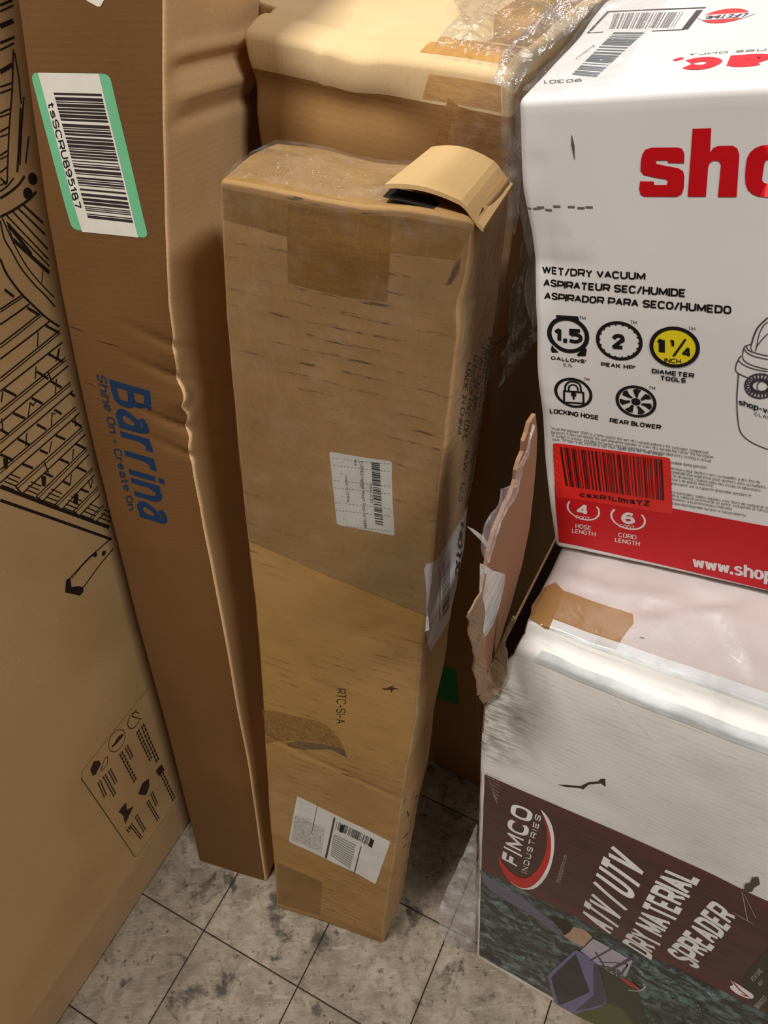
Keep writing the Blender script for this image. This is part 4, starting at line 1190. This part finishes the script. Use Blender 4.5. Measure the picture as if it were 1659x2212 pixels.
film_patch(sp, 'top', 'stretch_film', [(0.03, 0.03), (WF - 0.02, 0.03), (WF - 0.02, 0.30), (0.03, 0.30)], film_mat('film_lid', 0.35, 0.02, 16, 0.12), 0.0022, 0.0012, 14, 51, 40, 24)

# ================================================================== VACUUM CARTON (upper right, on the spreader carton)
RS = rot('z', -0.52132) @ rot('y', -0.16667) @ rot('x', 0.04048)
SO = np.array([0.17598, 0.51173, 1.1255])
WS, DS, HS = 0.42, 0.40, 0.4439
def w_shop(P):
    Q = P.copy()
    x, y, z = P.T
    Q[:, 0] += np.clip(1 - x / 0.08, 0, 1) * tab(z, np.linspace(0, HS, 8), [.002, -.0016, -.0025, -.0018, -.0009, -.0006, -.0012, -.0002])
    fr = np.clip(1 - y / 0.05, 0, 1); lf = np.clip(1 - x / 0.03, 0, 1); tp_ = np.clip((z - 0.40) / 0.044, 0, 1)
    Q[:, 1] += fr * (0.0016 * vn(P, 7, 61) + lf * 0.002 * vn(P, 18, 62))
    Q[:, 0] += lf * 0.002 * vn(P, 18, 63)
    Q[:, 2] += tp_ * (0.0016 * vn(P * [1, 1, 0], 8, 64) - 0.004 * np.exp(-((y - 0.2) / 0.004) ** 2))
    d = segd(x, z, (0.012, 0.40), (0.015, 0.22)); Q[:, 1] += fr * 0.0012 * np.exp(-(d / 0.007) ** 2)
    d = segd(x, z, (0.0, 0.325), (0.04, 0.325)); Q[:, 1] += fr * 0.001 * np.exp(-(d / 0.006) ** 2)
    d = segd(x, z, (0.01, 0.19), (0.014, 0.05)); Q[:, 1] -= fr * 0.0012 * np.exp(-(d / 0.006) ** 2)
    return Q
sv = Carton('vacuum_carton', 'white carton at upper right with red lettering, red base band and round icons', SO, RS, (WS, DS, HS), 0.006, w_shop)
mat_white_s = coated('coated_white_vacuum', (228, 221, 215), (219, 212, 206), 0.0, 0.012, 0.38, None, 0.0)
sv.body(mat_white_s, 0.006)
S3 = Z(sv, 'front', 1080, 0, 2.865)
S4 = Z(sv, 'front', 1130, 660, 3.136)
S6 = Z(sv, 'front', 1550, 660, 6.505)
red = flat((198, 10, 22), 0.5)
blk = flat(BLACK, 0.45)
sO = [(1140, 1008), (1142, 950), (1128, 920), (1100, 911), (940, 912), (900, 925), (882, 955), (872, 1000), (870, 1055), (890, 1080), (960, 1096), (1030, 1108), (1040, 1120), (1034, 1143), (955, 1143), (953, 1122), (868, 1120), (862, 1170), (870, 1202), (895, 1215), (1095, 1216), (1125, 1200), (1138, 1160), (1142, 1090), (1134, 1058), (1105, 1040), (1010, 1022), (968, 1012), (966, 992), (1036, 990), (1044, 1006)]
hO = [(1193, 795), (1308, 792), (1300, 945), (1320, 915), (1350, 902), (1440, 900), (1470, 918), (1482, 955), (1465, 1217), (1349, 1217), (1368, 1020), (1355, 994), (1320, 992), (1296, 1010), (1288, 1040), (1275, 1216), (1162, 1215)]
sv.decal('front', 'printed_logo', [poly(S3(*sO), 0.009)], red, 1)
sv.decal('front', 'printed_logo', [poly(S3(*hO), 0.009)], red, 1)
oo = roundq(S3((1508, 1218), (1800, 1222), (1815, 892), (1530, 895)), 0.020)
oi = roundq(S3((1618, 1135), (1700, 1137), (1712, 985), (1640, 983)), 0.006)
V = []; Fc = []
for i, (a, b) in enumerate(zip(oo, oi)):
    V += [a, b]
n = len(oo)
Fc = [[2 * i, 2 * ((i + 1) % n), 2 * ((i + 1) % n) + 1, 2 * i + 1] for i in range(n)]
sv.decal('front', 'printed_logo', [(V, Fc)], red, 1)
sv.decal('front', 'printed_text', [text2(S3((262, 1692), (900, 1733), (902, 1686), (262, 1646)), 'WET/DRY VACUUM', 2.5, gap=3.2), text2(S3((268, 1771), (1150, 1838), (1153, 1788), (272, 1726)), 'ASPIRATEUR SEC/HUMIDE', 2.5, gap=3.2),
                                   text2(S3((272, 1852), (1432, 1943), (1434, 1892), (278, 1808)), 'ASPIRADOR PARA SECO/HUMEDO', 2.5, gap=3.2)], blk, 1)
def pxr(z, c, r):
    a = z(c); b = z((c[0] + r, c[1] + r * 0.19))
    return a, abs(b[0] - a[0])
ic = []
c1, r1 = pxr(S4, (304, 199), 130)
g1 = [ribbon(arcpts(c1, r1, r1, 0, 360, 48), 0.0036), poly(S4((222, 66), (232, 62), (372, 72), (382, 96), (340, 88), (230, 84))), poly(S4((196, 265), (188, 300), (196, 318), (242, 316), (215, 290))), poly(S4((365, 330), (372, 342), (424, 340), (432, 295), (408, 272), (400, 300))),
      text2(S4((203, 243), (400, 258), (400, 160), (206, 148)), '1.5', 2.8, n=6), text2(S4((190, 366), (428, 390), (428, 366), (191, 342)), "GALLONS'", 2.6, gap=3.6), text2(S4((270, 409), (338, 416), (339, 396), (271, 389)), '5.7L', 1.6), text2(S4((378, 90), (422, 96), (424, 74), (380, 68)), 'TM', 1.4)]
sv.decal('front', 'capacity_icon', g1, blk, 1)
c2, r2 = pxr(S4, (650, 240), 148)
g2 = [ribbon(arcpts(c2, r2, r2, 0, 360, 48), 0.0027), text2(S4((598, 290), (688, 296), (689, 198), (600, 190)), '2', 2.9, n=6), text2(S4((527, 408), (760, 433), (761, 406), (528, 381)), "PEAK HP'", 2.6, gap=3.6), text2(S4((724, 120), (768, 126), (770, 104), (726, 98)), 'TM', 1.4)]
for i in range(18):
    a = 2 * PI * i / 18
    g2.append(ribbon([c2 + r2 * np.array([math.cos(a), math.sin(a)]), c2 + r2 * 0.86 * np.array([math.cos(a), math.sin(a)])], 0.0013))
sv.decal('front', 'power_icon', g2, blk, 1)
c3, r3 = pxr(S4, (1025, 281), 158)
ye = sv.decal('front', 'diameter_icon', [disc(c3, r3, r3, 40)], flat((232, 208, 30), 0.4), 1)
ye['label'] = 'yellow round icon'
sv.decal('front', 'diameter_icon', [ribbon(arcpts(c3, r3, r3, 0, 360, 48), 0.0029), text2(S4((905, 326), (966, 333), (966, 220), (905, 213)), '1', 3.6), text2(S4((992, 278), (1028, 281), (1028, 229), (992, 226)), '1', 3.6), text2(S4((1012, 338), (1058, 342), (1108, 228), (1066, 224)), '/', 1.6), text2(S4((1075, 344), (1142, 350), (1140, 282), (1077, 276)), '4', 2.5),
                                     text2(S4((957, 382), (1070, 390), (1070, 361), (959, 352)), 'INCH', 1.9), text2(S4((872, 453), (1157, 488), (1160, 456), (873, 424)), 'DIAMETER', 2.6, gap=3.6), text2(S4((928, 500), (1102, 521), (1105, 491), (930, 471)), 'TOOLS', 2.6, gap=3.6), text2(S4((1118, 160), (1166, 166), (1167, 144), (1120, 138)), 'TM', 1.4)], blk, 2)
c4, r4 = pxr(S4, (342, 591), 118)
sh = S4((286, 575), (288, 540), (315, 515), (350, 515), (385, 535), (394, 582)); sh2 = S4((310, 576), (312, 548), (330, 536), (350, 537), (368, 552), (372, 578))
sv.decal('front', 'lock_icon', [ribbon(arcpts(c4, r4, r4, 0, 360, 48), 0.0025), ribbon(list(S4((278, 577), (408, 588), (410, 662), (278, 654))), 0.0017, closed=True), ribbon(cr(list(sh)), 0.0016), ribbon(cr(list(sh2)), 0.0014), disc(S4((343, 602)), 0.0024), ribbon(S4((343, 602), (343, 634)), 0.0017),
                                text2(S4((180, 726), (513, 774), (515, 744), (181, 696)), 'LOCKING HOSE', 2.6, gap=3.4), text2(S4((410, 505), (448, 510), (450, 490), (412, 485)), 'TM', 1.4)], blk, 1)
c5, r5 = pxr(S4, (765, 650), 128)
gf = [ribbon(arcpts(c5, r5, r5, 0, 360, 48), 0.0026), disc(c5, r5 * 0.25)]
for i in range(7):
    a = 2 * PI * i / 7 + 0.35
    R_ = lambda t, q: c5 + r5 * q * np.array([math.cos(t), math.sin(t)])
    gf.append(poly([R_(a, 0.32), R_(a + 0.12, 0.55), R_(a + 0.02, 0.86), R_(a + 0.30, 0.88), R_(a + 0.56, 0.80), R_(a + 0.52, 0.55), R_(a + 0.42, 0.32)], 0.02))
gf += [text2(S4((586, 790), (933, 839), (936, 808), (588, 760)), 'REAR BLOWER', 2.6, gap=3.4), text2(S4((850, 565), (894, 570), (896, 549), (852, 543)), 'TM', 1.4)]
sv.decal('front', 'blower_icon', gf, blk, 1)
fine = [("*Peak Horsepower' (PHP) is a term used in the wet-dry vacuum industry for consumer comparison", (190, 838), (1258, 1006)), ('purposes. It does not denote the operational horsepower of a wet-dry vacuum but rather the horsepow-', (192, 862), (1296, 1036)),
        ("er output of a motor, including the motor's inertial contribution, achieved in laboratory testing. In actual", (195, 886), (1272, 1060)), ('use, Shop-Vac motors do not operate at the peak', (197, 910), (950, 1018)),
        ('available during operation.', (1002, 1070), (1245, 1106)), ('moteurs pour dechets secs ou humides a des fins de', (1003, 1110), (1605, 1206)), ("nominelle d'un aspirateur pour dechets secs ou humides,", (1005, 1134), (1648, 1240)),
        ('rtie du moteur, realisee dans des essais en laboratoire.', (1005, 1158), (1612, 1262)), ('teurs de pointe montree.', (1005, 1184), (1290, 1230)), ('puissance sur la capacite disponible pendant le', (1005, 1210), (1545, 1296)),
        ('ra materiales solidos-liquidos a los fines de comparar el', (1008, 1270), (1659, 1378)), ('en la salida de potencia de un motor, incluyendo la fuerza', (1008, 1292), (1659, 1400)), ('maximos a la potencia pico indicada.', (1010, 1316), (1415, 1385)), ('capacidad disponible durante el funcionamiento.', (1010, 1344), (1512, 1430))]
ft = []
for t_, a, b in fine:
    q = S4(a, b)
    hgt = 0.0034
    dd = (q[1] - q[0]) / np.linalg.norm(q[1] - q[0]); up = np.array([-dd[1], dd[0]]) * hgt
    ft.append(text2([q[0], q[1], q[1] + up, q[0] + up], t_, 1.2, n=2))
sv.decal('front', 'fine_print', ft, flat((64, 62, 64), 0.45), 1)['kind'] = 'stuff'
# red base band
q = S4((213, 1218), (1655, 1494), (243, 1602), (1655, 1925))
s1 = (q[1][1] - q[0][1]) / (q[1][0] - q[0][0]); s2 = (q[3][1] - q[2][1]) / (q[3][0] - q[2][0])
bx = WS - 0.001
sv.decal('front', 'printed_band', [quad([q[2], (bx, q[2][1] + s2 * (bx - q[2][0])), (bx, q[0][1] + s1 * (bx - q[0][0])), q[0]], 0.005)], red, 1)
rstk = sv.decal('front', 'sticker', [poly(roundq(S4((203, 928), (998, 1030), (1014, 1414), (222, 1295)), 0.003), 0.008)], flat((222, 40, 34), 0.35), 2)
rstk['label'] = 'bright red barcode sticker'
sv.decal('front', 'barcode', [bars2(S4((290, 1218), (957, 1318), (944, 1040), (250, 955)), 77, 0.52, 44)], flat((64, 16, 18), 0.4), 3, rstk)
sv.decal('front', 'sticker_text', [text2(S4((383, 1290), (862, 1358), (863, 1320), (384, 1262)), 'csXR1LImsYZ', 2.6, gap=4)], flat((44, 12, 16), 0.4), 3, rstk)
c6, r6 = pxr(S4, (408, 1378), 108); c7, r7 = pxr(S4, (712, 1440), 114)
wt_ = flat((228, 214, 210), 0.4)
sv.decal('front', 'printed_text', [ribbon(arcpts(c6, r6, r6 * 0.93, 147, 392, 36), 0.0017), text2(S4((360, 1410), (447, 1422), (447, 1347), (362, 1338)), '4', 2.5), text2(S4((358, 1443), (455, 1457), (455, 1431), (359, 1419)), 'FOOT', 1.6), text2(S4((355, 1504), (465, 1520), (465, 1492), (356, 1475)), 'HOSE', 1.9), text2(S4((331, 1536), (492, 1562), (493, 1534), (332, 1508)), 'LENGTH', 1.9),
                                   ribbon(arcpts(c7, r7, r7 * 0.93, 142, 398, 36), 0.0019), text2(S4((667, 1472), (756, 1484), (756, 1404), (670, 1395)), '6', 2.7, n=6), text2(S4((655, 1502), (758, 1517), (758, 1492), (656, 1478)), 'FOOT', 1.6), text2(S4((645, 1563), (768, 1584), (769, 1555), (647, 1535)), 'CORD', 1.9), text2(S4((622, 1598), (790, 1628), (793, 1599), (624, 1570)), 'LENGTH', 1.9),
                                   text2(S4((1150, 1770), (1700, 1872), (1705, 1788), (1148, 1690)), 'www.shop', 2.7, gap=3.9, n=6)], wt_, 2)
# the rest of the name runs on beyond the right edge of the photograph
pa, pb_ = S3((1180, 1217), (1800, 1222)), S3((1180, 900), (1800, 895))
e_ = (pa[1] - pa[0]) / np.linalg.norm(pa[1] - pa[0]); u_ = pb_[1] - pa[1]
q0 = pa[1] + e_ * 0.012
q1 = q0 + e_ * (WS - 0.018 - q0[0])
sv.decal('front', 'printed_logo', [text2([q0, q1, q1 + u_, q0 + u_], 'p-vac', 3.7, xh=True, n=7)], red, 1)
# vacuum drawing
dr = []
def D(w, *pts, sm=True, cl=False):
    q = S6(*pts)
    dr.append(ribbon(cr(list(q), 5) if sm else q, w * MM, 0.01, cl))
D(0.9, (295, 950), (285, 1100), (272, 1280), (278, 1500), (300, 1700), (340, 1800), (420, 1880), (540, 1950), (709, 2015), (900, 2040))
D(0.8, (290, 765), (262, 830), (255, 890), (285, 945), (440, 1018))
D(0.7, (290, 765), (320, 715), (350, 705)); D(0.7, (290, 765), (370, 830), (520, 890), (709, 925)); D(0.7, (350, 715), (380, 775), (500, 840), (709, 895))
D(0.7, (350, 705), (360, 640), (370, 600), (400, 560), (470, 542)); D(0.7, (375, 605), (420, 660), (520, 710), (709, 755)); D(0.7, (405, 565), (440, 625), (560, 670), (709, 705))
D(1.0, (475, 545), (520, 400), (580, 290), (709, 165)); D(0.6, (475, 545), (470, 600), (490, 635)); D(0.6, (545, 600), (580, 420), (640, 290), (709, 225)); D(0.6, (530, 640), (560, 560), (640, 460), (709, 390))
cc = S6((600, 1130)); rr0 = abs(S6((740, 1155))[0] - cc[0])
dr.append(ribbon(arcpts(cc, rr0 * 0.95, rr0 * 0.95, 0, 360, 32), 0.0012)); dr.append(ribbon(arcpts(cc + [0.002, 0], rr0 * 0.6, rr0 * 0.75, 0, 360, 32), 0.0007))
for i in range(22):
    a = 2 * PI * i / 22
    p = cc + rr0 * 1.18 * np.array([math.cos(a), math.sin(a)])
    dr.append(ribbon(arcpts(p, 0.0026, 0.0036, 0, 360, 10), 0.0008))
sv.decal('front', 'vacuum_drawing', dr, flat((70, 62, 72), 0.5), 1)
sv.decal('front', 'printed_text', [text2(S6((292, 1378), (850, 1560), (850, 1470), (296, 1310)), 'shop-vac', 2.5, gap=3.2), text2(S6((520, 1535), (900, 1640), (902, 1590), (525, 1490)), 'CLASSIC', 1.6)], flat((30, 36, 42), 0.5), 2)
sv.decal('front', 'scuff_mark', [ribbon(cr(list(S3((445, 835), (452, 900), (462, 985)))), [0.0004, 0.0022, 0.0004])], flat((96, 92, 86), 0.6), 1)
sv.decal('front', 'scuff_mark', [ribbon([p, p + np.array([0.005, 0.0])], 0.0014) for p in S3((170, 1285), (205, 1290), (230, 1282), (280, 1296), (330, 1275), (420, 1278), (480, 1285), (530, 1280))], flat((110, 104, 96), 0.6), 1)['kind'] = 'stuff'
# top face
T3 = Z(sv, 'top', 1240, 0, 3.959)
sv.decal('top', 'printed_frame', [ribbon(T3((120, 285), (292, 102), (700, 84), (1125, 68)), 0.0022), ribbon(T3((1075, 88), (945, 255)), 0.0045), ribbon(T3((665, 268), (945, 255)), 0.0016), ribbon(T3((120, 285), (250, 276)), 0.0012)], flat((84, 74, 76), 0.4), 1)
sv.decal('top', 'barcode', [bars2(T3((300, 248), (850, 240), (935, 104), (345, 118)), 15, 0.45, 34)], flat((128, 118, 118), 0.4), 1)
fb = bil(T3((-20, 640), (190, 660), (602, 280), (340, 278)))
sv.decal('top', 'barcode', [bars2([fb(0, 0), fb(0, 1), fb(1, 1), fb(1, 0)], 17, 0.5, 26)], flat((96, 104, 108), 0.4), 1)
sv.decal('top', 'printed_digits', [text2(T3((75, 675), (-265, 690), (-260, 722), (60, 700)), '90301', 1.6), text2(T3((20, 512), (188, 392), (170, 384), (5, 505)), 'X00301XE', 1.5)], flat((70, 72, 78), 0.4), 1)
oc = T3((1290, 138)); orx = abs(T3((1520, 125))[0] - oc[0]); ory = abs(T3((1290, 80))[1] - oc[1])
lo = sv.decal('top', 'printed_emblem', [disc(oc, orx * 0.85, ory, 30)], flat((222, 70, 66), 0.4), 1)
sv.decal('top', 'emblem_banner', [poly(T3((1055, 158), (1130, 135), (1510, 112), (1560, 118), (1450, 158), (1100, 180)), 0.008)], flat((226, 220, 222), 0.4), 2, lo)
sv.decal('top', 'emblem_text', [text2(T3((1500, 120), (1120, 145), (1115, 172), (1440, 156)), 'LIFETIME', 2.2)], flat((90, 70, 78), 0.4), 3, lo)
sv.decal('top', 'printed_logo', [text2(T3((1285, 482), (935, 505), (890, 606), (1245, 585)), 'c', 3.6, xh=True, n=7), text2(T3((1710, 455), (1340, 478), (1296, 580), (1668, 562)), 'a', 3.6, xh=True, n=7), ribbon(T3((855, 520), (930, 498)), 0.004)], flat((232, 46, 58), 0.4), 1)
sv.decal('top', 'printed_text', [text2(T3((1790, 425), (970, 478), (985, 462), (1790, 408)), '& USE ONLY', 1.8)], flat((60, 60, 70), 0.4), 1)
sv.decal('top', 'lid_seam', [ribbon([(0.0, 0.2), (WS, 0.2)], 0.0026)], flat((74, 66, 58), 0.8), 1)
film_patch(sv, 'left', 'stretch_film', [(0.0, 0.26), (DS, 0.26), (DS, HS), (0.0, HS)], clear2, 0.003, 0.006, 20, 71, 40, 30)
film_patch(sv, 'top', 'stretch_film', [(0.0, 0.0), (0.06, 0.0), (0.045, DS), (0.0, DS)], clear2, 0.002, 0.004, 24, 73, 20, 50)

# ================================================================== FILM on the floor beside the spreader carton
R5 = (940, 1600, 2.3075)
pA = hit((955, 2035), (0, 0, 0), (0, 0, 1)); pB = hit((1034, 2062), (0, 0, 0), (0, 0, 1))
nd = np.cross(pB - pA, [0, 0, 1]); nd /= np.linalg.norm(nd)
ff_ = crumple('plastic_film', R5, [(205, 415), (150, 540), (105, 640), (55, 745), (12, 862), (25, 950), (60, 1030)], [(207, 430), (205, 560), (205, 680), (204, 800), (203, 900), (203, 980), (204, 1050)],
              pA, nd, None or film_mat('floor_film', 0.9, 0.34, 30, 0.2), 0.008, 81, 14, None, None, None, 34, 0.0, 34)
ff_['label'] = 'crumpled clear plastic film bunched on the floor against the white carton'
ff_['category'] = 'plastic film'

# the film that bunches between the big carton's corner and the vacuum carton
PT = KO + RK @ [WK, 0, 1.497]
ST = SO + RS @ [0.004, 0.0, HS]
nn_ = np.array([0.0, -0.35, 1.0]) / np.linalg.norm([0.0, -0.35, 1.0])
crumple('stretch_film', (0, 0, 1), [(1062, 190), (1085, 140), (1120, 95), (1160, 55), (1195, 18), (1215, -10)], [(1112, 214), (1128, 178), (1165, 128), (1215, 85), (1260, 45), (1315, -5)],
        PT + np.array([0, 0, 0.004]), nn_, clear3, 0.010, 91, 12, kc.root, KO, RK, 30, 0.004, 34)
crumple('stretch_film', (0, 0, 1), [(1075, 175), (1080, 230), (1070, 300), (1078, 380), (1085, 470)], [(1116, 214), (1118, 260), (1116, 330), (1112, 400), (1108, 500)],
        PT, np.array([-0.2, 1, 0]), clear3, 0.008, 95, 8, kc.root, KO, RK, 34, 0.012, 30)
